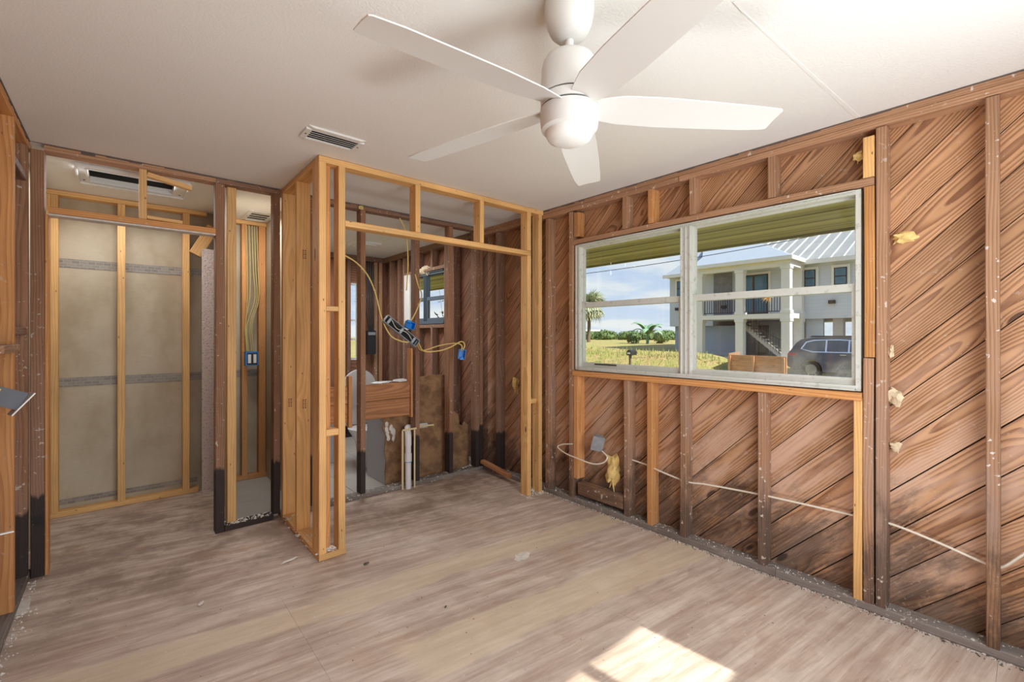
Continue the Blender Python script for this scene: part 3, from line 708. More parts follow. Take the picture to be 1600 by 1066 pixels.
N('stud', 2.634, 2.672, YC + 0.046, YC1 + 0.02, 0.001, 2.40, m='stud_warm')

# torn ceiling edge: thin ragged dark strip against the plates
def torn(parent, axis, fixed, a, b, off):
    mb = MB(); x = a
    while x < b:
        w_ = U(0.03, 0.12); d_ = U(0.002, 0.010) + (U(0.0, 0.010) if R() < .2 else 0); e = min(b, x + w_)
        if axis == 'y': mb.box(fixed - off, fixed, x, e, CH - d_, CH)
        else: mb.box(x, e, fixed - off, fixed, CH - d_, CH)
        x = e
    mb.build('torn_edge', 'crumb_d', parent)['kind'] = 'stuff'
torn(wr, 'y', XR, YMIN, 2.79, 0.004); torn(wb, 'x', YB, -0.39, 0.88, 0.004); torn(wl, 'y', XL + 0.004, YMIN, 3.65, 0.004)
torn(wb, 'x', YB, 0.98, 2.77, 0.004)

# ================================================================= THINGS INSIDE
# ---- ceiling fan
FC = (1.094, 0.984)
fan = thing('ceiling_fan', 'white five-blade ceiling fan hanging on a short downrod', 'ceiling fan', (FC[0], FC[1], 1.975))
F0 = (FC[0], FC[1], 0)
MB().lathe([(0.079, 2.438), (0.080, 2.420), (0.079, 2.395), (0.073, 2.360), (0.060, 2.332), (0.042, 2.315), (0.024, 2.310)], 40, F0).build('canopy', 'fanwhite', fan, smooth=True)
MB().lathe([(0.014, 2.34), (0.014, 2.262)], 20, F0).lathe([(0.0142, 2.285), (0.023, 2.275), (0.027, 2.262), (0.03, 2.255)], 20, F0).build('downrod', 'fanwhite', fan, smooth=True)
MB().lathe([(0.026, 2.262), (0.060, 2.258), (0.076, 2.250), (0.085, 2.236), (0.089, 2.215), (0.091, 2.17), (0.0925, 2.125)], 48, F0).build('motor_housing', 'fanwhite', fan, smooth=True)
MB().lathe([(0.087, 2.128), (0.087, 2.085)], 48, F0).build('motor_gap', 'dark', fan, smooth=True)
MB().lathe([(0.0925, 2.120), (0.0925, 2.092)], 48, F0).build('blade_ring', 'fanwhite', fan, smooth=True)
MB().lathe([(0.0935, 2.086), (0.0935, 2.045), (0.090, 2.022), (0.078, 2.014)], 48, F0).build('light_ring', 'fanwhite', fan, smooth=True)
MB().lathe([(0.078, 2.018), (0.076, 2.005), (0.068, 1.990), (0.045, 1.979), (0.002, 1.976)], 48, F0).build('light_lens', 'lens', fan, smooth=True)
# blade mesh: twisted, tapering outward edge
bm_ = MB(); sec = []
prof = [(0.062, 0.030, 0.045), (0.10, 0.045, 0.050), (0.17, 0.062, 0.062), (0.30, 0.068, 0.066), (0.45, 0.066, 0.062), (0.60, 0.062, 0.056), (0.675, 0.058, 0.046), (0.683, 0.052, 0.040)]
for (r_, wa, wb_) in prof:
    tw = -math.radians(15 - 6 * (r_ / 0.68)); z0_ = 2.094 - 0.036 * r_
    for (yy_, th) in ((-wa, 0.0), (-wa, 0.004), (0, 0.008), (wb_, 0.004), (wb_, 0.0), (0, 0.002)):
        bm_.v.append((r_, yy_ * math.cos(tw), (z0_ + yy_ * math.sin(tw) + th)))
for i in range(len(prof) - 1):
    for k_ in range(6): a = i * 6 + k_; b = i * 6 + (k_ + 1) % 6; bm_.f.append((a, b, b + 6, a + 6))
bm_.f.append((5, 4, 3, 2, 1, 0)); bm_.f.append(tuple(range((len(prof) - 1) * 6, len(prof) * 6)))
b0 = None
for i in range(5):
    mw = T(FC[0], FC[1], 0) @ Matrix.Rotation(math.radians(178.6 - 72 * i), 4, 'Z')
    if b0 is None: b0 = bm_.build('blade', 'fanwhite', fan, mw=mw, smooth=True)
    else: link('blade', b0.data, None, fan, mw)

# ---- ceiling registers
def register(name, label, x0, x1, y0, y1, nl, dark='dark', z=CH):
    o = thing(name, label, 'air vent', ((x0 + x1) / 2, (y0 + y1) / 2, z - 0.012))
    m = MB(); b = 0.030
    m.prism([(x0, z), (x0 + b, z - .010), (x1 - b, z - .010), (x1, z)], 1, y0, y0 + b).prism([(x0, z), (x0 + b, z - .010), (x1 - b, z - .010), (x1, z)], 1, y1 - b, y1)
    m.box(x0, x0 + b, y0 + b, y1 - b, z - 0.010, z).box(x1 - b, x1, y0 + b, y1 - b, z - 0.010, z); m.build('frame', 'metal_white', o)
    MB().box(x0 + b, x1 - b, y0 + b, y1 - b, z - 0.0015, z - 0.0005).build('backing', dark, o)
    for i in range(nl):
        yc = y0 + b + (y1 - y0 - 2 * b) * (i + 0.5) / nl; hw = (y1 - y0 - 2 * b) / nl * 0.36
        MB().add([(x0+b, yc-hw, z-.009), (x1-b, yc-hw, z-.009), (x1-b, yc+hw, z-.003), (x0+b, yc+hw, z-.003), (x0+b, yc-hw, z-.0105), (x1-b, yc-hw, z-.0105), (x1-b, yc+hw, z-.0045), (x0+b, yc+hw, z-.0045)],
                 [(0,1,2,3),(7,6,5,4),(0,4,5,1),(1,5,6,2),(2,6,7,3),(3,7,4,0)]).build('louvre', 'metal_white', o)
    for sx in (x0 + 0.014, x1 - 0.014): MB().lathe([(0.0045, 0), (0.004, -0.002)], 10, (sx, (y0 + y1) / 2, z - 0.010)).build('screw', 'dark', o)
    return o
register('ceiling_register', 'white rectangular louvred vent on the ceiling left of the fan', 0.722, 1.030, 2.435, 2.620, 5)
register('ceiling_register', 'small white vent partly hanging down above the narrow gap between studs', 0.83, 1.04, 4.42, 4.80, 4)
o = thing('exhaust_grille', 'white square exhaust vent on the bathroom ceiling seen through the closet framing', 'air vent', (2.15, 5.15, 2.42))
MB().box(2.02, 2.30, 5.0, 5.32, 2.415, 2.439).build('cover', 'metal_white', o); MB().box(2.06, 2.26, 5.04, 5.28, 2.405, 2.4149).build('grille', 'white', o)
o = thing('return_air_frame', 'open white metal return-air frame in the hall ceiling above the doorway', 'vent frame', (0.06, 4.1, 2.42))
X0, X1, Y0, Y1 = -0.225, 0.365, 3.905, 4.505
for (a, b, c_, d) in ((X0, HX0, Y0, Y1), (HX1, X1, Y0, Y1), (HX0, HX1, Y0, HY0), (HX0, HX1, HY1, HY1 + 0.07)):
    MB().box(a, b, c_, d, 2.430, 2.439).build('flange', 'metal_white', o)
MB().box(X0 - .006, X0 + .004, Y0, HY1 + .07, 2.415, 2.4295).box(X1 - .004, X1 + .006, Y0, HY1 + .07, 2.415, 2.4295).box(X0, X1, Y0 - .006, Y0 + .004, 2.415, 2.4295).box(X0, X1, HY1 + .066, HY1 + .076, 2.415, 2.4295).build('rim', 'metal_white', o)
MB().box(HX0 - .012, HX0, HY0, HY1, 2.418, 2.4295).box(HX1, HX1 + .012, HY0, HY1, 2.418, 2.4295).box(HX0, HX1, HY1, HY1 + .012, 2.418, 2.4295).box(HX0, HX1, HY0 - .012, HY0, 2.418, 2.4295).build('inner_rim', 'metal_white', o)
for (sx, sy) in ((-.20, 3.95), (-.20, 4.28), (.33, 3.95), (.33, 4.28), (-.10, 4.30), (.16, 4.30)): MB().lathe([(0.006, 0), (0.005, -0.003)], 8, (sx, sy, 2.4299)).build('screw', 'dark', o)

# ---- electrical boxes and cables
def box_shell(mb, c, sx, sy, sz, m, th=0.004):
    """open-fronted box shell, open side along local -Y"""
    for (dc, d) in (((0, sy/2, 0), (sx, th, sz)), ((-sx/2, 0, 0), (th, sy, sz)), ((sx/2, 0, 0), (th, sy, sz)), ((0, 0, -sz/2), (sx, sy, th)), ((0, 0, sz/2), (sx, sy, th))):
        mb.obox(Vector(c) + m @ Vector(dc), d, m)
def rot(ax, deg): return Matrix.Rotation(math.radians(deg), 3, ax)
# right wall outlet, hanging
o = thing('outlet_box', 'grey metal outlet box dangling beside the warm cripple stud under the window', 'electrical box', (2.80, 2.23, 0.47))
m_ = rot('Z', -48) @ rot('X', 14) @ rot('Y', 12) ; mb = MB(); box_shell(mb, (2.80, 2.225, 0.525), 0.068, 0.05, 0.105, m_); mb.build('shell', 'galv', o)
mb = MB(); mb.obox(Vector((2.80, 2.225, 0.525)) + m_ @ Vector((0, -0.03, 0)), (0.092, 0.004, 0.118), m_); mb.build('cover_plate', 'galv', o)
cable('electrical_cable', [(2.765, 2.455, 0.475), (2.762, 2.56, 0.452), (2.748, 2.60, 0.425), (2.735, 2.50, 0.395), (2.72, 2.36, 0.385), (2.74, 2.23, 0.368), (2.765, 2.15, 0.385), (2.785, 2.12, 0.43), (2.80, 2.18, 0.465)], 0.0055, 'cable_w', 'white cable loop curling around the stud to the dangling grey outlet box')
cable('electrical_cable', [(2.82, 1.925, 0.447), (2.82, 1.80, 0.437), (2.80, 1.70, 0.425), (2.81, 1.50, 0.395), (2.82, 1.38, 0.405), (2.83, 1.20, 0.415), (2.82, 1.04, 0.428), (2.825, 0.85, 0.432), (2.83, 0.60, 0.437), (2.83, 0.46, 0.440), (2.83, 0.30, 0.41), (2.82, 0.14, 0.373), (2.825, 0.09, 0.375), (2.81, 0.0, 0.49), (2.80, -0.15, 0.62)], 0.0055, 'cable_w', 'long white cable running through the studs along the bottom of the right wall')
# blue junction boxes and the metal switch box hanging in the closet
o = thing('blue_junction_box', 'blue plastic box hanging alone on yellow cable between the closet studs', 'electrical box', (2.33, 3.40, 1.15))
mb = MB(); box_shell(mb, (2.333, 3.402, 1.185), 0.055, 0.06, 0.085, rot('Z', -25) @ rot('Y', 8)); mb.build('shell', 'bluebox', o)
MB().obox((2.333, 3.402, 1.145), (0.03, 0.03, 0.02), rot('Z', -25)).build('clamp', 'bluebox', o)
o = thing('metal_box_strip', 'long grey metal switch box hanging tilted on yellow cable in the closet opening', 'electrical box', (1.77, 3.42, 1.38))
A_, B_ = Vector((1.612, 3.44, 1.495)), Vector((1.875, 3.40, 1.285)); C_ = (A_ + B_) / 2
mdir = frame(C_, B_ - A_, (0, 1, 0)).to_3x3(); mb = MB(); L_ = (B_ - A_).length
box_shell(mb, C_, L_, 0.045, 0.062, mdir); mb.build('shell', 'galv', o)
mb = MB(); mb.obox(C_ + mdir @ Vector((0, 0.012, 0)), (L_ * 0.92, 0.004, 0.05), mdir); mb.build('inner_back', 'dark', o)
for s_ in (-0.40, -0.02, 0.36): MB().obox(C_ + mdir @ Vector((L_ * s_, -0.008, 0)), (0.02, 0.03, 0.05), mdir).build('clamp', 'galv', o)
mb = MB(); mb.tube(curve_pts([C_ + mdir @ Vector((-0.12, -0.01, 0.02)), C_ + mdir @ Vector((-0.05, -0.02, -0.01)), C_ + mdir @ Vector((0.04, -0.02, 0.015)), C_ + mdir @ Vector((0.13, -0.01, -0.01))]), 0.003, 6); mb.build('wire', 'cable_w', o, smooth=True)
o = thing('blue_junction_box', 'blue plastic box on the tilted grey metal switch box in the closet opening', 'electrical box', (1.79, 3.37, 1.42))
mb = MB(); box_shell(mb, (1.795, 3.372, 1.440), 0.07, 0.05, 0.055, rot('Y', 20)); mb.build('shell', 'bluebox', o)
MB().obox((1.775, 3.35, 1.47), (0.03, 0.03, 0.02), rot('Y', 20)).build('clamp', 'bluebox', o)
YG = 'yellow cables looping through the closet studs'
cable('yellow_cable', [(1.28, 3.50, 1.99), (1.40, 3.50, 1.93), (1.50, 3.52, 1.84), (1.555, 3.50, 1.70), (1.60, 3.48, 1.50), (1.66, 3.45, 1.36), (1.74, 3.42, 1.31), (1.80, 3.40, 1.30)], 0.0055, 'cable_y', 'yellow cable sagging from the stud top down to the tilted grey switch box')
cable('yellow_cable', [(1.83, 3.62, 2.38), (1.88, 3.60, 2.25), (1.90, 3.60, 2.0), (1.885, 3.60, 1.75)], 0.0055, 'cable_y', 'yellow cable dropping straight from the closet ceiling plate')
cable('yellow_cable', [(1.80, 3.38, 1.46), (1.87, 3.40, 1.56), (1.95, 3.45, 1.70), (1.99, 3.58, 1.80), (1.97, 3.60, 1.90)], 0.0055, 'cable_y', 'yellow cable rising from the blue box up behind the stud')
cable('yellow_cable', [(1.90, 3.42, 1.30), (2.00, 3.50, 1.22), (2.12, 3.45, 1.22), (2.22, 3.42, 1.25), (2.33, 3.41, 1.30), (2.365, 3.40, 1.27), (2.34, 3.40, 1.215)], 0.0055, 'cable_y', 'lower yellow cable from the switch box to the hanging blue box')
cable('yellow_cable', [(1.89, 3.43, 1.31), (1.97, 3.55, 1.26), (2.06, 3.62, 1.22), (2.20, 3.55, 1.265), (2.30, 3.44, 1.285), (2.34, 3.41, 1.26), (2.325, 3.40, 1.215)], 0.0055, 'cable_y', 'upper yellow cable from the switch box to the hanging blue box')
# outlet in the utility gap with its cables
o = thing('outlet_box', 'small dark and white outlet box on the stud in the narrow utility gap', 'electrical box', (0.90, 4.78, 1.08))
MB().box(0.862, 0.965, 4.76, 4.835, 1.075, 1.205).build('shell', 'bluebox', o); MB().box(0.872, 0.955, 4.750, 4.7599, 1.085, 1.195).build('device_yoke', 'hblack', o)
for dx_ in (0.878, 0.922): MB().box(dx_, dx_ + 0.024, 4.742, 4.7499, 1.10, 1.18).build('switch', 'white', o)
for i, (xa, xb) in enumerate(((0.875, 0.89), (0.90, 0.885), (0.925, 0.90), (0.945, 0.925), (0.965, 0.94))):
    cable('yellow_cable', [(xa, 4.82, 2.39), (xa + 0.01, 4.82, 2.0), (xa + U(0.0, 0.03), 4.80, 1.7), (xb - 0.02, 4.80, 1.45), (xb - 0.01, 4.79, 1.21)], 0.0045, 'cable_o', 'yellow cable in the bundle dropping to the outlet box in the utility gap', 'yellow cables in the utility gap')
cable('white_cable', [(1.00, 4.30, 2.38), (0.99, 4.32, 2.1), (1.01, 4.35, 1.6), (1.0, 4.3, 1.0), (1.0, 4.3, 0.4)], 0.008, 'cable_w', 'thick white cable hanging at the right edge of the utility gap')
# left wall boxes
o = thing('switch_box', 'grey switch box with white edged cover jutting from the left wall studs', 'electrical box', (-0.35, 2.80, 1.02))
mm_ = rot('Z', 18) @ rot('Y', 24); c0 = Vector((-0.385, 2.90, 1.09)); mb = MB(); box_shell(mb, c0, 0.11, 0.05, 0.075, mm_); mb.obox(c0 + mm_ @ Vector((0, -0.026, 0)), (0.108, 0.003, 0.073), mm_); mb.build('shell', 'darkgrey', o)
MB().obox(c0 + mm_ @ Vector((0.058, -0.01, -0.01)), (0.005, 0.07, 0.115), mm_ @ rot('Y', 14)).build('cover_plate', 'white', o)
MB().obox(c0 + mm_ @ Vector((-0.045, -0.045, 0.01)), (0.02, 0.03, 0.04), mm_).build('wire_nut', 'cable_y', o)
o = thing('switch_box', 'lower grey box with a tilted white cover plate low on the left wall', 'electrical box', (-0.38, 2.75, 0.5))
mm_ = rot('Z', 10) @ rot('X', 6); c0 = Vector((-0.425, 2.86, 0.575)); mb = MB(); box_shell(mb, c0, 0.06, 0.06, 0.09, mm_); mb.obox(c0 + mm_ @ Vector((0, -0.031, 0)), (0.058, 0.003, 0.088), mm_); mb.build('shell', 'darkgrey', o)
MB().obox(c0 + mm_ @ Vector((0.020, -0.03, -0.05)), (0.10, 0.06, 0.005), mm_ @ rot('X', -18)).build('cover_plate', 'white', o)

# ---- plumbing
o = thing('drain_pipe', 'white PVC drain pipe with an elbow standing among the black-stained closet studs', 'pipe', (1.93, 3.63, 0.0))
MB().tube([(1.918, 3.63, 0.0), (1.918, 3.63, 0.40)], 0.026, 16).build('riser', 'pvc', o, smooth=True)
MB().tube(curve_pts([(1.918, 3.63, 0.38), (1.920, 3.635, 0.46), (1.95, 3.70, 0.50), (2.00, 3.80, 0.505)], 6), 0.029, 16).build('elbow', 'pvc', o, smooth=True)
MB().tube([(2.0, 3.79, 0.505), (2.20, 3.795, 0.500)], 0.024, 16).build('branch', 'pvc', o, smooth=True)
MB().tube([(1.918, 3.63, 0.24), (1.918, 3.63, 0.31)], 0.031, 16).build('coupling', 'pvc', o, smooth=True)
MB().tube([(1.918, 3.63, 0.235), (1.918, 3.63, 0.239)], 0.0305, 16).build('glue_band', 'bluebox', o, smooth=True)
o = thing('water_pipe', 'thin cream water pipes framing the white drain pipe', 'pipe', (1.93, 3.64, 0.0))
MB().tube([(1.868, 3.64, 0.0), (1.868, 3.64, 0.515)], 0.009, 10).tube([(1.975, 3.62, 0.0), (1.975, 3.62, 0.515)], 0.008, 10).build('riser', 'cpvc', o, smooth=True)
MB().tube([(1.868, 3.64, 0.52), (2.003, 3.64, 0.52)], 0.009, 10).tube([(2.048, 3.73, 0.515), (2.24, 3.74, 0.505)], 0.009, 10).build('crossbar', 'cpvc', o, smooth=True)
# torn fibreboard
def ragged(name, pts, y, th, mat, label, cat='board'):
    return tag(MB().prism(pts, 1, y, y + th).build(name, mat), label, cat)
o = ragged('fibreboard_panel', [(1.80, 0.0), (2.03, 0.0), (2.03, 0.635), (1.79, 0.635), (1.755, 0.60), (1.785, 0.565), (1.77, 0.52), (1.80, 0.45), (1.79, 0.30), (1.805, 0.22), (1.795, 0.12)], 3.832, 0.012, 'fibre', 'torn brown fibreboard under the nailed boards beside the white drain pipe')
o = ragged('fibreboard_panel', [(2.035, 0.0), (2.54, 0.0), (2.72, 0.01), (2.72, 0.42), (2.66, 0.47), (2.64, 0.43), (2.60, 0.45), (2.585, 0.56), (2.52, 0.60), (2.50, 0.71), (2.45, 0.69), (2.425, 0.72), (2.425, 0.965), (2.30, 0.975), (2.035, 0.95)], 3.832, 0.012, 'fibre', 'tall brown fibreboard sheet with a ragged right edge behind the closet studs')
tag(MB().box(1.803, 1.816, 3.85, 4.25, 0.0, 0.72).box(1.816, 2.03, 4.238, 4.25, 0.0, 0.72).build('wallboard_partition', 'greypanel'), 'low smooth grey wallboard partition behind the torn fibreboard', 'board')
tag(MB().prism([(1.13, 0.0), (1.79, 0.0), (1.79, 0.60), (1.13, 0.62)], 1, 4.9, 4.915).build('wallboard_sheet', 'greypanel'), 'grey sheet standing in the bathroom below the brown nailed boards', 'board')
mb = MB()
for i in range(11):
    v_, f_ = lump((1.80 + U(0, 0.10), 3.822, 0.42 + U(0, 0.15)), U(0.010, 0.022), i, 1, (1, 0.5, 1.6)); mb.add(v_, f_)
tag(mb.build('adhesive_smear', 'plaster'), 'cream ridges of dried adhesive on the torn fibreboard', 'adhesive', kind='stuff')
o = thing('toilet', 'white toilet with raised round lid behind the closet studs', 'toilet', (1.93, 4.75, 0))
MB().lathe([(0.11, 0.0), (0.10, 0.15), (0.12, 0.27), (0.18, 0.38), (0.19, 0.40)], 24, (1.93, 4.55, 0)).build('bowl', 'porcelain', o, smooth=True)
mb = MB(); pts = [(1.93 + 0.185 * math.cos(a), 0.80 + 0.19 * math.sin(a)) for a in [2 * math.pi * i / 28 for i in range(28)]]; mb.prism(pts, 1, 4.74, 4.76).build('lid', 'porcelain', o)
MB().box(1.73, 2.13, 4.77, 4.885, 0.40, 0.76).build('tank', 'porcelain', o)
# black cables and dark box at the far bathroom wall
o = thing('breaker_box', 'dark open electrical box low on the far bathroom wall behind the closet studs', 'electrical box', (2.57, 5.9, 1.1))
MB().box(2.51, 2.63, 5.90, 5.975, 1.10, 1.42).build('shell', 'hblack', o); MB().box(2.52, 2.62, 5.893, 5.8999, 1.36, 1.40).build('bracket', 'galv', o)
for i in range(4): cable('black_cable', [(2.50 + i * .03, 5.93, 2.36), (2.52 + i * .03 + U(-.02, .02), 5.92, 2.0), (2.49 + i * .035, 5.91, 1.75), (2.54 + i * .02, 5.93, 1.42)], 0.009, 'cable_k', 'black cable dropping to the dark box on the far bathroom wall', 'black cables at the far bathroom wall')

# ---- insulation tufts
def tuft(c, r, seed, sq, mat, label, tails=2):
    mb = MB(); v_, f_ = lump(c, r, seed, 3, sq, 0.34); mb.add(v_, f_)
    for i in range(tails):
        e = Vector(c) + Vector((U(-.2, .2) * r, U(-1, 1) * r * sq[1], -r * sq[2] * U(1.1, 1.8)))
        mb.tube(curve_pts([Vector(c), (Vector(c) + e) / 2 + Vector((0, U(-.3, .3) * r, 0)), e], 4), r * 0.22, 6, r * 0.04)
    return tag(mb.build('insulation_tuft', mat, smooth=True), label, 'insulation')
tuft((2.825, 2.095, 0.34), 0.075, 3, (0.45, 0.75, 1.35), 'insul', 'large yellow tuft of insulation hanging beside the dangling outlet box', 3)
tuft((2.835, 0.408, 1.825), 0.035, 5, (0.6, 1.3, 0.6), 'insul', 'yellow insulation scrap high on the boards right of the window', 1)
tuft((2.835, 0.447, 1.06), 0.035, 8, (0.6, 0.9, 1.0), 'insul_w', 'pale insulation scrap below the window sill level right of the double stud', 1)
tuft((2.835, 0.440, 0.82), 0.024, 11, (0.6, 0.9, 0.8), 'insul_w', 'lower small pale insulation scrap right of the double stud', 2)
tuft((2.825, 0.455, 1.28), 0.022, 13, (0.5, 0.5, 1.1), 'insul_w', 'thin pale insulation bit beside the double stud at window height', 0)
tuft((2.835, 0.585, 2.27), 0.022, 15, (0.6, 0.9, 1.0), 'insul', 'small yellow tuft left of the pale block above the window corner', 1)
tuft((2.82, 3.22, 0.90), 0.05, 17, (0.4, 0.8, 1.2), 'insul', 'stringy insulation remnant on the closet side wall boards', 3)
tuft((2.80, 4.90, 2.15), 0.07, 19, (0.5, 2.2, 0.6), 'insul_w', 'pale insulation bundle above the small bathroom window', 2)
tuft((1.49, 3.63, 2.41), 0.02, 21, (1, 0.6, 0.8), 'insul', 'tiny yellow foam blob at the ceiling above the closet stud', 0)

# ---- debris
def crumbs(name, label, pts_fn, n, rmin, rmax, mat):
    mb = MB()
    for i in range(n):
        x, y, z = pts_fn(); r = U(rmin, rmax) * (0.6 + R() ** 3)
        vs = [(x + r * U(.5, 1.2) * a, y + r * U(.5, 1.2) * b, max(0.0003, z) + r * 0.6 * (c + 1)) for a, b, c in ((1,0,-.9),(-1,0,-.9),(0,1,-.9),(0,-1,-.9),(U(-.3,.3),U(-.3,.3),.3))]
        mb.add(vs, [(0,2,4),(2,1,4),(1,3,4),(3,0,4),(0,3,1,2)])
    return tag(mb.build(name, mat), label, 'debris', kind='stuff')
crumbs('plaster_crumbs', 'white plaster crumbs along the foot of the right wall', lambda: (XR - abs(random.gauss(0, .012)), U(-.6, 2.78), 0), 900, 0.002, 0.006, 'plaster')
crumbs('dirt_crumbs', 'dark dirt crumbs along the foot of the right wall', lambda: (XR - abs(random.gauss(0, .018)), U(-.6, 2.78), 0), 900, 0.002, 0.006, 'crumb_d')
crumbs('plaster_crumbs', 'pale crumbs lying on the bottom plate of the right wall', lambda: (U(XR + .004, XP - .005), U(-.6, 3.6), 0.040), 700, 0.002, 0.007, 'plaster')
crumbs('plaster_crumbs', 'white crumbs on the plates of the closet back wall', lambda: (U(0.9, 2.75), U(YB - .02, YB1), 0.0 if R() < .3 else 0.034), 350, 0.003, 0.009, 'plaster')
crumbs('plaster_crumbs', 'crumbs beside the closet return wall', lambda: (U(XC - 0.03, XC1), U(2.80, 3.6), 0.0395), 160, 0.003, 0.009, 'plaster')
crumbs('plaster_crumbs', 'crumbs along the left wall and doorway corner', lambda: (XL + abs(random.gauss(0, .03)), U(2.3, 3.62), 0), 260, 0.002, 0.008, 'plaster')
crumbs('plaster_crumbs', 'white crumbs at the right end of the closet front', lambda: (U(2.55, 2.78), U(2.74, 2.86), 0), 120, 0.003, 0.010, 'plaster')
crumbs('plaster_crumbs', 'crumbs on the plate of the narrow utility gap', lambda: (U(.54, .84), U(YB, YB1), 0.038), 120, 0.004, 0.012, 'plaster')
crumbs('floor_specks', 'scattered small pale specks over the plywood floor', lambda: (U(-.3, 2.7), U(.6, 3.6), 0), 420, 0.0012, 0.0032, 'plaster')
crumbs('floor_specks', 'scattered small dark specks over the plywood floor', lambda: (U(-.3, 2.7), U(.6, 3.6), 0), 260, 0.0012, 0.003, 'crumb_d')
crumbs('shredded_filler', 'heap of blue-white shredded filler on the end of the closet bottom plate', lambda: (U(XC + .045, 1.0), U(YC + .004, YC + .07), 0.040 + U(0, .012)), 90, 0.004, 0.009, 'white')
def chip(name, c, sx, sy, sz, rz, mat, label, seed):
    v_, f_ = lump((0, 0, sz), 1.0, seed, 2, (sx, sy, sz), 0.3)
    mb = MB(); mb.v = v_; mb.f = f_
    return tag(mb.build(name, mat, mw=T(*c) @ Matrix.Rotation(rz, 4, 'Z')), label, 'debris')
chip('plaster_sliver', (0.76, 2.93, 0), 0.055, 0.010, 0.005, 0.25, 'plaster', 'thin white plaster sliver on the floor left of the closet corner', 1)
chip('wood_chip', (1.095, 2.590, 0), 0.020, 0.009, 0.005, 0.3, 'crumb_d', 'small dark chip on the floor in front of the closet corner post', 2)
chip('plaster_patch', (1.862, 2.06, -0.003), 0.07, 0.045, 0.0025, 0.2, 'plaster', 'flat pale splash of dried plaster in the middle of the floor', 3)
chip('plaster_chunk', (0.30, 2.75, 0), 0.020, 0.012, 0.006, 1.0, 'plaster', 'small white chunk on the floor in front of the doorway', 4)
chip('plaster_chunk', (-0.21, 2.16, 0), 0.022, 0.016, 0.010, 1.0, 'plaster', 'pale plaster chunk on the floor by the left edge', 5)
chip('plaster_chunk', (-0.12, 2.02, 0), 0.015, 0.010, 0.006, 0.2, 'plaster', 'smaller pale chunk near the chunk by the left edge', 6)
chip('wood_chip', (1.22, 1.92, 0), 0.010, 0.004, 0.004, 0.6, 'crumb_d', 'tiny dark chip on the floor midway to the sun patch', 7)
chip('plaster_lump', (2.68, 2.835, 0.0), 0.022, 0.016, 0.016, 0.6, 'plaster', 'white lump at the foot of the yellow studs in the room corner', 8)
beam('loose_stick', (2.70, 3.16, 0.06), (2.72, 3.60, 0.10), 0.05, 0.035, (1, 0, 0), M['plank_brown'], None)
tag(bpy.data.objects['loose_stick'], 'loose brown piece of lumber lying in the closet corner', 'lumber')
chip('white_tile_scrap', (1.72, 3.72, 0.938), 0.10, 0.03, 0.010, 0.05, 'porcelain', 'white broken scrap lying on top of the brown nailed boards', 9)
chip('white_tile_scrap', (1.88, 3.71, 0.938), 0.07, 0.03, 0.016, 0.1, 'porcelain', 'right one of the white scraps lying on the brown nailed boards', 10)
tag(MB().box(0.0, 0.16, -0.035, 0.035, 0, 0.004).build('drywall_strip', 'plaster', mw=T(-0.405 + 0.02, 3.22, 0.0) @ Matrix.Rotation(math.radians(92), 4, 'Z')), 'pale strip of wallboard leaning flat at the foot of the left wall', 'debris')

# ================================================================= OUTSIDE
GZ = -0.42
def gh(x, y):
    """terrain height"""
    h = GZ
    d = math.hypot(x, y)
    b = math.exp(-((x - 21.8) / 1.5) ** 2) * (1 / (1 + math.exp(-(y - 9.4) * 2.2)))
    h += 0.95 * b
    h += 0.5 / (1 + math.exp(-(x - 24.0) * 1.5)) * 1.0
    h += 0.55 / (1 + math.exp(-(d - 30) * 0.25)) * (1 / (1 + math.exp(-(y - 17) * 0.8)))
    return h
mb = MB(); NX, NY = 80, 90
gx_ = [3.2 + (i / NX) ** 1.6 * 140 for i in range(NX + 1)]; gy_ = [-30 + (j / NY) * 60 if j < NY * 0.8 else 18 + ((j - NY * 0.8) / (NY * 0.2)) ** 1.6 * 140 for j in range(NY + 1)]
for i in range(NX + 1):
    for j in range(NY + 1): mb.v.append((gx_[i], gy_[j], gh(gx_[i], gy_[j])))
for i in range(NX):
    for j in range(NY): a = i * (NY + 1) + j; mb.f.append((a, a + NY + 1, a + NY + 2, a + 1))
lawn = mb.build('ground_lawn', 'lawn', smooth=True); lawn['kind'] = 'structure'
o = MB().box(-30, 3.2, -40, -1.6, GZ - 0.05, GZ).box(-30, 3.2, 6.6, 60, GZ - 0.05, GZ).box(-30, -1.2, -1.6, 6.6, GZ - 0.05, GZ).box(-1.2, 3.2, -1.6, -1.0, GZ - .05, GZ).build('ground_yard', 'lawn'); o['kind'] = 'structure'
# own eave
ev = structure('trim_1', (3.4, 1.5, 2.15))
for i in range(9):
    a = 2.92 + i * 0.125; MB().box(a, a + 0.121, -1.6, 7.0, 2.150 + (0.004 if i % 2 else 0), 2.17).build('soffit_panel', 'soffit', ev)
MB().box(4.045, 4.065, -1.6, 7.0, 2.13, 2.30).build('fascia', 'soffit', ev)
MB().add([(2.9, -1.6, 2.9), (4.1, -1.6, 2.32), (4.1, 7.0, 2.32), (2.9, 7.0, 2.9), (2.9, -1.6, 2.95), (4.1, -1.6, 2.37), (4.1, 7.0, 2.37), (2.9, 7.0, 2.95)], [(0,1,2,3),(4,5,6,7),(0,4,5,1),(1,5,6,2),(2,6,7,3),(3,7,4,0)]).build('eave_roof', 'roofdark', ev)

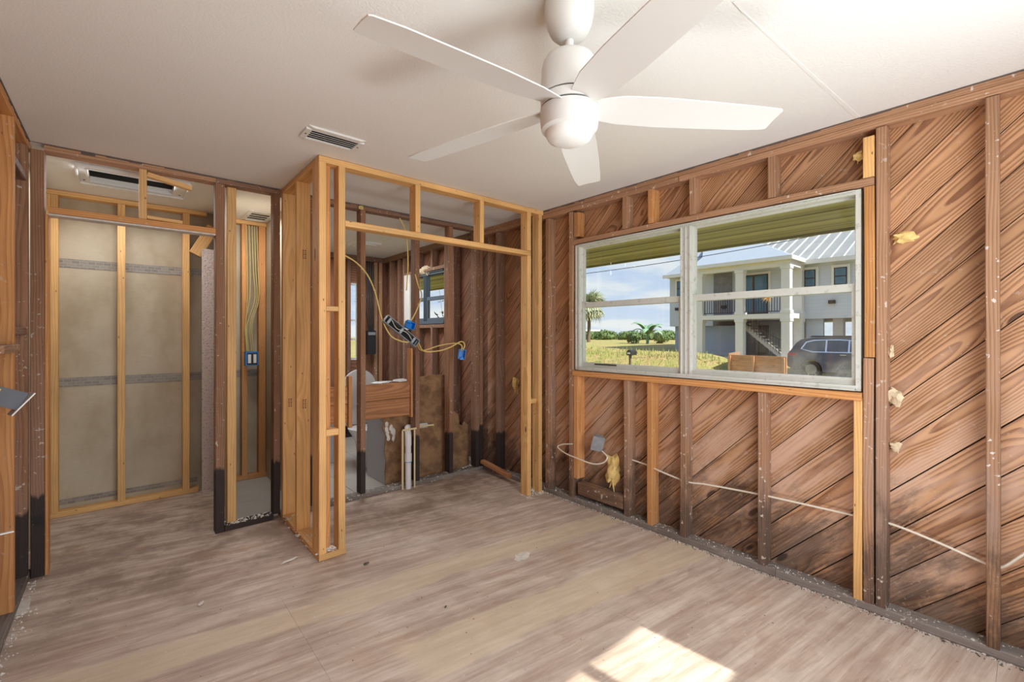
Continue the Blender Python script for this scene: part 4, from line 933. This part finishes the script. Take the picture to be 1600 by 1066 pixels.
# grass blades near the house: uncountable
mb = MB()
for i in range(30000):
    x = U(8.5, 21.5); y = U(1.2, 4 + x * 0.75)
    z = gh(x, y); h = U(0.08, 0.26) * (0.5 + 0.9 * R() ** 2); a = U(0, 6.28); w_ = U(0.012, 0.028)
    if (x > 19.7 and 6.3 < y < 9.2) or math.hypot(x - 19.4, y - 13.3) < 0.5: continue
    lx, ly = U(-.08, .08), U(-.08, .08)
    mb.v += [(x - w_ * math.cos(a), y - w_ * math.sin(a), z - .01), (x + w_ * math.cos(a), y + w_ * math.sin(a), z - .01), (x + lx, y + ly, z + h)]; k_ = len(mb.v); mb.f.append((k_ - 3, k_ - 2, k_ - 1))
me = mesh('grass_tufts', mb.v, mb.f)
tag(link('grass_tufts', me, M['grassb'], None, T(0, 0, 0)), 'long yellow-green grass in front of the house across the street', 'grass', kind='stuff')

# ---- house across the street
H = thing('stilt_house', 'two-storey pale grey house on piers with metal roof seen through the big window', 'house', (28, 8, 0.0))
def hb(n, x0, x1, y0, y1, z0, z1, mat, par=None): return MB().box(x0, x1, y0, y1, z0, z1).build(n, mat, par or H)
GB = -0.5
Xm = 28.0
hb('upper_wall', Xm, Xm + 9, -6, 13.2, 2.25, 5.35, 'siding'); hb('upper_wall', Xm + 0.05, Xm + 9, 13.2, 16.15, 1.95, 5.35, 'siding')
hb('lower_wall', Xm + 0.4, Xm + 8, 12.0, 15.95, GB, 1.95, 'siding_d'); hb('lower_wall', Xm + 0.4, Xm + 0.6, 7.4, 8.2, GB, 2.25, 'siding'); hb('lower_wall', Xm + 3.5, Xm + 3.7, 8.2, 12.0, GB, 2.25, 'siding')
hb('ground_slab', Xm - 2.6, Xm + 9, -6, 16.0, GB, 0.12, 'concrete')
for y_ in (6.5, 5.3, 4.3, 3.4, 2.3, 1.2): hb('pier', Xm + 0.3, Xm + 0.75, y_, y_ + 0.45, 0.1, 2.25, 'concrete'); hb('pier', Xm + 7.6, Xm + 8.0, y_ + .2, y_ + 0.6, 0.1, 2.25, 'concrete')
# porch
PX = 25.75
hb('porch_floor_beam', PX, Xm, 8.15, 13.2, 2.25, 2.50, 'hwhite'); hb('porch_beam', PX + .02, PX + 0.35, 8.15, 13.2, 4.95, 5.36, 'hwhite'); hb('porch_beam', PX + .35, Xm, 8.15, 8.40, 4.95, 5.36, 'hwhite'); hb('porch_ceiling', PX + .3, Xm, 8.4, 13.2, 5.25, 5.36, 'hwhite')
for (x_, y_) in ((PX, 8.15), (PX, 10.45), (PX, 12.75), (Xm - 0.45, 8.15)):
    c_ = hb('porch_column', x_ + .02, x_ + 0.42, y_ + .02, y_ + 0.42, 0.1, 4.95, 'hwhite')
    hb('column_cap', x_ - .02, x_ + 0.46, y_ - .02, y_ + 0.46, 4.80, 4.95, 'hwhite', c_); hb('column_base', x_ - .02, x_ + 0.46, y_ - .02, y_ + 0.46, 2.50, 2.66, 'hwhite', c_); hb('column_cap', x_ - .02, x_ + 0.46, y_ - .02, y_ + 0.46, 2.08, 2.25, 'hwhite', c_)
for (a, b) in ((8.57, 10.45), (10.87, 12.75)):
    r_ = hb('railing', PX + 0.15, PX + 0.22, a, b, 3.42, 3.48, 'hblack'); hb('lower_rail', PX + 0.16, PX + 0.21, a, b, 2.60, 2.64, 'hblack', r_)
    mb = MB(); y_ = a + 0.1
    while y_ < b: mb.box(PX + 0.17, PX + 0.20, y_, y_ + 0.025, 2.62, 3.44); y_ += 0.13
    mb.build('balusters', 'hblack', r_)['kind'] = 'stuff'
hb('stone_wall', Xm - 0.08, Xm, 12.0, 13.1, 2.5, 5.2, 'stone')
def hwin(y0, y1, z0, z1, x=Xm, n=1, par=None, name='window'):
    f = hb(name, x - 0.09, x, y0 - 0.12, y1 + 0.12, z0 - 0.14, z1 + 0.14, 'hwhite')
    hb('sash', x - 0.11, x - 0.09, y0, y1, z0, z1, 'hblack', f)
    for i in range(n):
        a = y0 + (y1 - y0) * i / n; b = y0 + (y1 - y0) * (i + 1) / n
        if name == 'window': hb('pane', x - 0.125, x - 0.11, a + .05, b - .05, z0 + .05, (z0 + z1) / 2 - .03, 'hglass', f); hb('pane', x - 0.125, x - 0.11, a + .05, b - .05, (z0 + z1) / 2 + .03, z1 - .05, 'hglass', f)
        else: hb('pane', x - 0.125, x - 0.11, a + .06, b - .06, z0 + .06, z1 - .06, 'hglass', f)
# windows: facade positions
hwin(7.62, 8.14, 3.95, 4.87); hwin(6.24, 6.80, 3.95, 4.85); hwin(14.7, 15.55, 3.95, 4.93); hwin(4.2, 4.8, 3.95, 4.85)
hwin(9.95, 11.5, 2.60, 4.88, n=2, name='sliding_door')
for y_ in (6.75, 12.3, 15.35): hb('wall_lamp', Xm - 0.22, Xm, y_, y_ + 0.28, 3.00, 3.18, 'hblack')
# roofs
def quad(n, pts, mat, th=0.08, par=None):
    p = [Vector(q) for q in pts]; nrm = (p[1] - p[0]).cross(p[2] - p[0]).normalized()
    if nrm.z < 0: nrm = -nrm
    k_ = len(p); vs = p + [q - nrm * th for q in p]
    return MB().add(vs, [tuple(range(k_)), tuple(range(2 * k_ - 1, k_ - 1, -1))] + [(i, i + k_, (i + 1) % k_ + k_, (i + 1) % k_) for i in range(k_)]).build(n, mat, par or H)
mr = quad('main_roof', [(27.45, -6, 5.30), (27.45, 8.6, 5.30), (27.45, 12, 5.30), (32, 12, 7.45), (32, -6, 7.45)], 'roofmetal')
quad('main_roof', [(32, -6, 7.45), (32, 12, 7.45), (36.6, 12, 5.3), (36.6, -6, 5.3)], 'roofmetal')
y_ = -5.8
while y_ < 11.9:
    a, b = Vector((27.44, y_, 5.315)), Vector((32, y_, 7.47)); beam('roof_seam', a, b, 0.06, 0.09, (0, 1, 0), M['roofmetal'], mr); y_ += 0.55
hb('fascia', 27.38, 27.46, -6, 8.2, 5.12, 5.34, 'hwhite', mr); hb('soffit', 27.4, Xm, -6, 8.2, 5.20, 5.23, 'hwhite', mr)
pr_ = quad('porch_roof', [(25.5, 8.0, 5.40), (25.5, 13.3, 5.40), (27.5, 13.6, 6.25), (29.4, 14.5, 7.1), (29.4, 11.15, 7.1)], 'roofdark')
quad('porch_roof', [(25.5, 8.0, 5.40), (29.4, 11.15, 7.1), (33, 8.0, 5.40)], 'roofdark')
hb('fascia', 25.44, 25.52, 7.96, 13.35, 5.22, 5.42, 'hwhite', pr_); hb('fascia', 25.5, 28.0, 7.94, 8.02, 5.22, 5.42, 'hwhite', pr_); hb('soffit', 25.5, 28, 8.0, 13.3, 5.28, 5.30, 'hwhite', pr_)
quad('wing_roof', [(27.45, 16.25, 5.33), (29.4, 14.5, 7.1), (27.45, 12.9, 5.36)], 'roofdark')
quad('wing_roof', [(27.45, 16.25, 5.33), (36, 16.25, 5.33), (31.5, 14.2, 7.1), (29.4, 14.5, 7.1)], 'roofdark')
hb('fascia', 27.40, 27.47, 13.0, 16.3, 5.15, 5.36, 'hwhite', pr_); hb('soffit', 27.47, 28.1, 13.0, 16.2, 5.18, 5.2, 'hwhite', pr_)
# stairs under the porch
st = hb('stair_stringer', 26.6, 26.7, 8.6, 8.62, 0.12, 0.14, 'hwhite')
ns = 12
for i in range(ns):
    f_ = i / (ns - 1); yy_ = 8.75 + (11.0 - 8.75) * f_; zz_ = 0.2 + 1.95 * f_
    hb('stair_tread', 26.55, 27.6, yy_, yy_ + 0.27, zz_, zz_ + 0.06, 'hwhite')
beam('stair_stringer', (26.5, 8.75, 0.2), (26.5, 11.2, 2.3), 0.25, 0.06, (0, 0, 1), M['concrete'], H)
rl = beam('stair_rail', (26.45, 8.75, 1.1), (26.45, 11.0, 3.05 - 0.85), 0.05, 0.05, (0, 0, 1), M['hblack'], H)
mb = MB()
for i in range(16): yy_ = 8.75 + i * 0.14; zz_ = 0.25 + (yy_ - 8.75) * 0.86; mb.box(26.43, 26.46, yy_, yy_ + 0.02, zz_, min(2.2, zz_ + 0.9))
mb.build('balusters', 'hblack', H)['kind'] = 'stuff'
hb('flag_pole', 26.3, 26.36, 11.05, 11.11, 0.1, 2.24, 'cpvc'); hb('lower_door', Xm + 3.40, Xm + 3.5, 11.2, 11.8, 0.1, 2.0, 'hblack')
mb = MB()
for i in range(60):
    a = U(0, 6.28); e = U(-1.2, 1.2); c_ = Vector((25.3, 9.1, 3.33)); d_ = Vector((math.cos(a) * math.cos(e), math.sin(a) * math.cos(e), math.sin(e))) * U(.15, .38); mb.tube([c_, c_ + d_], 0.02, 4, 0.008)
tag(mb.build('dried_plant', 'gold'), 'golden dried plant ball in front of the porch railing of the house', 'plant')

# ---- retaining wall of boards
rt = thing('retaining_wall', 'low orange-brown timber retaining wall in front of the house porch', 'wall', (20.2, 7.7, gh(20.2, 7.7)))
for i in range(4):
    beam('board', (20.0, 6.45, -0.42 + 0.235 * i + 0.1), (20.35, 8.85, -0.42 + 0.235 * i + 0.1), 0.232, 0.05, (0, 0, 1), M['bankdirt'], rt)
for y_, x_ in ((6.5, 19.96), (7.7, 20.12), (8.75, 20.30)): lum('post', x_ - 0.07, x_ - 0.0, y_, y_ + 0.1, -0.5, 0.47, 'bankdirt', rt)
beam('board', (20.38, 8.90, 0.15), (21.9, 9.05, 0.2), 0.8, 0.05, (0, 0, 1), M['stud_old'], rt)

# ---- parked SUV, side on, rear to the left
car = thing('suv', 'dark blue-grey SUV parked side-on outside the right window pane', 'car', (22.9, 4.7, GZ))
CX0, CX1, CYR = 22.0, 23.9, 7.10
prof = [(0.02, 0.45), (0.0, 0.75), (0.05, 0.98), (0.10, 1.08), (0.32, 1.44), (0.50, 1.60), (0.90, 1.68), (1.9, 1.70), (2.6, 1.64), (3.45, 1.14), (4.3, 1.02), (4.68, 0.80), (4.75, 0.45), (4.68, 0.28)]
def wheelarch(cy):
    return [(cy + 0.40 * math.cos(a), 0.34 + 0.40 * math.sin(a)) for a in [math.pi * i / 8 for i in range(9)]]
poly = prof + [(4.20, 0.24)] + wheelarch(3.80) + [(1.35, 0.24)] + wheelarch(0.92) + [(0.30, 0.24)]
mb = MB(); layers = [(0.0, 0.90), (0.03, 0.97), (0.10, 1.0), (1.80, 1.0), (1.87, 0.97), (1.90, 0.90)]
npt = len(poly)
for (dx_, k_) in layers:
    for (s_, z_) in poly:
        tuck = max(0, (z_ - 1.0)) * 0.28 if z_ > 1.0 else 0
        xx_ = CX0 + dx_ + (tuck if dx_ < 0.95 else -tuck)
        yy_ = CYR - (2.37 + (s_ - 2.37) * (0.97 + 0.03 * k_)); mb.v.append((xx_, yy_, GZ + z_ * (1 if k_ > .95 else 0.995)))
for i in range(len(layers) - 1):
    for k_ in range(npt): a = i * npt + k_; b = i * npt + (k_ + 1) % npt; mb.f.append((a, b, b + npt, a + npt))
mb.f.append(tuple(range(npt - 1, -1, -1))); mb.f.append(tuple(range((len(layers) - 1) * npt, len(layers) * npt)))
mb.build('body', 'carpaint', car, smooth=True, sharp=30)
def sidepane(n, pts, off, mat, par=car):
    p = []
    for (s_, z_) in pts: p.append((CX0 - off + 0.0 + max(0, z_ - 1.0) * 0.28, CYR - s_, GZ + z_))
    k_ = len(p); return MB().add(p + [(q[0] + 0.03, q[1], q[2]) for q in p], [tuple(range(k_)), tuple(range(2*k_-1, k_-1, -1))] + [(i, i + k_, (i+1) % k_ + k_, (i+1) % k_) for i in range(k_)]).build(n, mat, par)
sidepane('window_trim', [(0.52, 1.20), (0.70, 1.50), (1.0, 1.585), (1.9, 1.61), (2.55, 1.56), (3.12, 1.16), (2.9, 1.06), (0.95, 1.06)], 0.006, 'chrome')
sidepane('side_window', [(0.58, 1.20), (0.74, 1.47), (1.02, 1.545), (1.42, 1.565), (1.42, 1.10), (0.97, 1.10)], 0.014, 'carglass'); sidepane('side_window', [(1.48, 1.10), (1.48, 1.567), (1.9, 1.57), (2.2, 1.555), (2.2, 1.10)], 0.014, 'carglass'); sidepane('side_window', [(2.26, 1.10), (2.26, 1.55), (2.52, 1.53), (3.04, 1.16), (2.9, 1.10)], 0.014, 'carglass')
sidepane('tail_lamp', [(0.03, 0.90), (0.06, 1.02), (0.42, 1.0), (0.36, 0.90)], 0.010, 'tail'); sidepane('door_handle', [(1.95, 0.96), (1.95, 0.99), (2.15, 0.99), (2.15, 0.96)], 0.03, 'chrome'); sidepane('roof_rail', [(0.8, 1.70), (0.9, 1.76), (2.3, 1.76), (2.45, 1.68)], -0.02, 'hblack')
for s_ in (0.92, 3.80):
    for x_ in (CX0 + 0.02, CX1 - 0.24):
        wo_ = MB().tube([(x_, CYR - s_, GZ + 0.34), (x_ + 0.22, CYR - s_, GZ + 0.34)], 0.34, 28).build('wheel', 'tyre', car, smooth=True)
        MB().tube([(x_ - 0.01, CYR - s_, GZ + 0.34), (x_ + 0.05, CYR - s_, GZ + 0.34)], 0.21, 20).build('rim', 'galv', wo_, smooth=True)

# ---- plants and far things
def frond_fan(n=18, L=1.0):
    mb = MB()
    for i in range(n):
        a = math.radians(-110 + 220 * i / (n - 1)); l_ = L * U(.75, 1.0); d_ = Vector((math.cos(a), math.sin(a), 0)); s_ = Vector((-d_.y, d_.x, 0)) * 0.045
        p0 = Vector((0.5, 0, 0)); e = p0 + d_ * l_ + Vector((0, 0, -0.25 * l_)); m_ = p0 + d_ * l_ * 0.55 + Vector((0, 0, 0.02))
        mb.add([p0, m_ - s_, e, m_ + s_], [(0, 1, 2, 3)])
    mb.tube([(0, 0, 0), (0.5, 0, 0)], 0.02, 5); return mesh('frond', mb.v, mb.f)
def palm(x, y, zt, sc, label):
    zb = gh(x, y); o = thing('palm_tree', label, 'tree', (x, y, zb))
    MB().tube([(x, y, zb - .1), (x + .1, y, (zb + zt) / 2), (x, y, zt)], 0.20, 12, 0.15).build('trunk', 'bark', o, smooth=True)
    me_ = frond_fan()
    for i in range(60):
        az = U(0, 6.28); e = math.asin(U(-0.75, 0.98))
        mw = T(x, y, zt + 0.1) @ Matrix.Rotation(az, 4, 'Z') @ Matrix.Rotation(-e, 4, 'Y') @ Matrix.Rotation(U(-.4, .4), 4, 'X') @ Matrix.Scale(sc, 4)
        link('frond', me_, M['palm'], o, mw)
# palm crown at about 48 m
palm(37.5, 31.0, 4.25, 1.6, 'cabbage palm with a round sage-green crown behind the left window pane')
def banana(x, y, sc, label):
    zb = gh(x, y); o = thing('banana_plant', label, 'plant', (x, y, zb))
    MB().tube([(x, y, zb - .1), (x, y, zb + 0.95 * sc)], 0.14 * sc, 10, 0.09 * sc).build('stem', 'banana', o, smooth=True)
    mb = MB(); n_ = 8
    for i in range(n_ + 1):
        f_ = i / n_; w_ = 0.30 * math.sin(math.pi * min(1, f_ * 0.96 + 0.04)) ** 0.6 + 0.01; xx_ = 1.7 * f_; zz_ = 0.75 * math.sin(f_ * 2.3) * 0.9 - 0.15 * f_ ** 2
        mb.v += [(xx_, -w_, zz_ - .08), (xx_, 0, zz_), (xx_, w_, zz_ - .08)]
    for i in range(n_): a = i * 3; mb.f += [(a, a + 3, a + 4, a + 1), (a + 1, a + 4, a + 5, a + 2)]
    me_ = mesh('leaf', mb.v, mb.f, True)
    for i in range(11):
        mw = T(x, y, zb + 0.85 * sc) @ Matrix.Rotation(i * 2.4 + U(-.3, .3), 4, 'Z') @ Matrix.Rotation(U(-0.75, 0.25), 4, 'Y') @ Matrix.Scale(sc * U(.7, 1.0), 4)
        link('leaf', me_, M['banana'], o, mw)
banana(35.2, 22.4, 1.05, 'banana plant with broad drooping leaves in the field beyond the left pane')
def leafball(seed, n=420):
    mb = MB(); rng = random.Random(seed)
    for i in range(n):
        d_ = Vector((rng.gauss(0, 1), rng.gauss(0, 1), rng.gauss(0, 1))).normalized(); r_ = 0.55 + 0.45 * rng.random() ** .5; c_ = d_ * r_; c_.z = c_.z * 0.8 + 0.75
        t1 = Vector((rng.gauss(0, 1), rng.gauss(0, 1), rng.gauss(0, 1))).normalized(); t2 = d_.cross(t1).normalized(); s_ = 0.10 + .08 * rng.random()
        mb.add([c_ - t2 * s_ * .5, c_ + t1 * s_ * 1.2, c_ + t2 * s_ * .5, c_ - t1 * s_ * 1.2], [(0, 1, 2, 3)])
    v_, f_ = lump((0, 0, 0.75), 0.72, seed, 2, (1, 1, .8), .3); mb.add(v_, f_)
    return mesh('foliage', mb.v, mb.f)
LB = [leafball(s_) for s_ in (1, 2, 3)]
TG = 'trees of the distant tree line'
g_ = [(0.0, 0)]
for i in range(16):
    x = 60.0 + i * 0.66 + (0, 3.6, -3.4)[i % 3]; y = 49.5 - i * 0.86 + (0, 3.6, -3.0)[i % 3]
    o = thing('distant_tree', 'rounded dark green tree in the low tree line across the field', 'tree', (x, y, gh(x, y)), R() * 6, TG)
    sc_ = U(0.9, 1.15)
    link('foliage', LB[i % 3], M['bush'], o, T(x, y, gh(x, y) - 0.3) @ Matrix.Rotation(R() * 6, 4, 'Z') @ Matrix.Diagonal((1.45 * sc_, 1.45 * sc_, 1.15 * sc_, 1)))
    MB().tube([(x, y, gh(x, y) - .2), (x, y, gh(x, y) + .5)], 0.12, 6).build('trunk', 'bark', o)
for i, (x, y, s_) in enumerate(((36.4, 24.7, 0.8), (37.4, 22.4, 0.75))):
    o = thing('shrub', ('green shrub left of the banana plant', 'green shrub at the foot of the banana plant')[i], 'shrub', (x, y, gh(x, y)))
    link('foliage', LB[i], M['bush'], o, T(x, y, gh(x, y)) @ Matrix.Scale(s_, 4)); MB().tube([(x, y, gh(x, y) - .1), (x, y, gh(x, y) + .5)], 0.05, 6).build('stem', 'bark', o)
gx0, gy0 = 50.5, 44.5
o = thing('far_house', 'far green house with a flat white roof at the left edge of the window', 'house', (gx0, gy0, gh(gx0, gy0)))
hb('wall', gx0 - 4, gx0 + 1, gy0 - 1.5, gy0 + 5, gh(gx0, gy0) - .2, 1.95, 'green_h', o); hb('roof', gx0 - 4.6, gx0 + 1.6, gy0 - 3.6, gy0 + 5.6, 1.95, 2.15, 'hwhite', o); hb('lower_wall', gx0 - 4.1, gx0 + 1, gy0 - 1.4, gy0 + 4.9, gh(gx0, gy0) - .3, .75, 'hwhite', o)
o = thing('mailbox', 'black mailbox on a wooden post on the lawn beyond the left pane', 'mailbox', (19.4, 13.35, gh(19.4, 13.35)))
zb = gh(19.4, 13.35)
lum('post', 19.36, 19.46, 13.30, 13.40, zb - .1, zb + 1.05 - .35, 'bark', o)
pts = [(13.15 + 0.11 + 0.13 * math.cos(a), zb + 0.86 + 0.11 * math.sin(a)) for a in [math.pi * i / 10 for i in range(11)]] + [(13.13, zb + 0.70), (13.39, zb + 0.70)]
MB().prism(pts, 0, 19.15, 19.65).build('box', 'hblack', o); MB().box(19.13, 19.149, 13.18, 13.34, zb + .76, zb + .84).build('number_plate', 'hwhite', o)
cable('power_line', [(17.5, 19.5, 4.45), (20.0, 12.0, 4.90), (22.0, 6.0, 5.55), (24, -1, 6.6)], 0.016, 'cable_k', 'thin dark power line crossing the sky in front of the house')
# shrub with airy leaves outside the bathroom window
for i, (x, y) in enumerate(((4.9, 7.4), (5.9, 8.9), (4.7, 10.2))):
    o = thing('leafy_shrub', 'dark leafy shrub outside the small bathroom window', 'shrub', (x, y, GZ), 0, 'shrubs outside the bathroom window')
    mb = MB(); lv = MB()
    for k_ in range(10):
        e = Vector((x + U(-.6, .6), y + U(-.6, .6), U(1.5, 2.5))); p_ = curve_pts([(x, y, GZ), (x + (e.x - x) * .3, y + (e.y - y) * .4, .7), e], 6); mb.tube(p_, 0.012, 5, 0.004)
        for q in p_[4:]:
            for j in range(3):
                d_ = Vector((U(-1, 1), U(-1, 1), U(-.5, 1))).normalized(); s_ = d_.cross(Vector((0.3, .2, 1))).normalized() * 0.02; lv.add([q, q + d_ * .05 - s_, q + d_ * .12, q + d_ * .05 + s_], [(0, 1, 2, 3)])
    mb.build('stems', 'bark', o); lv.build('leaves', 'bushk', o)
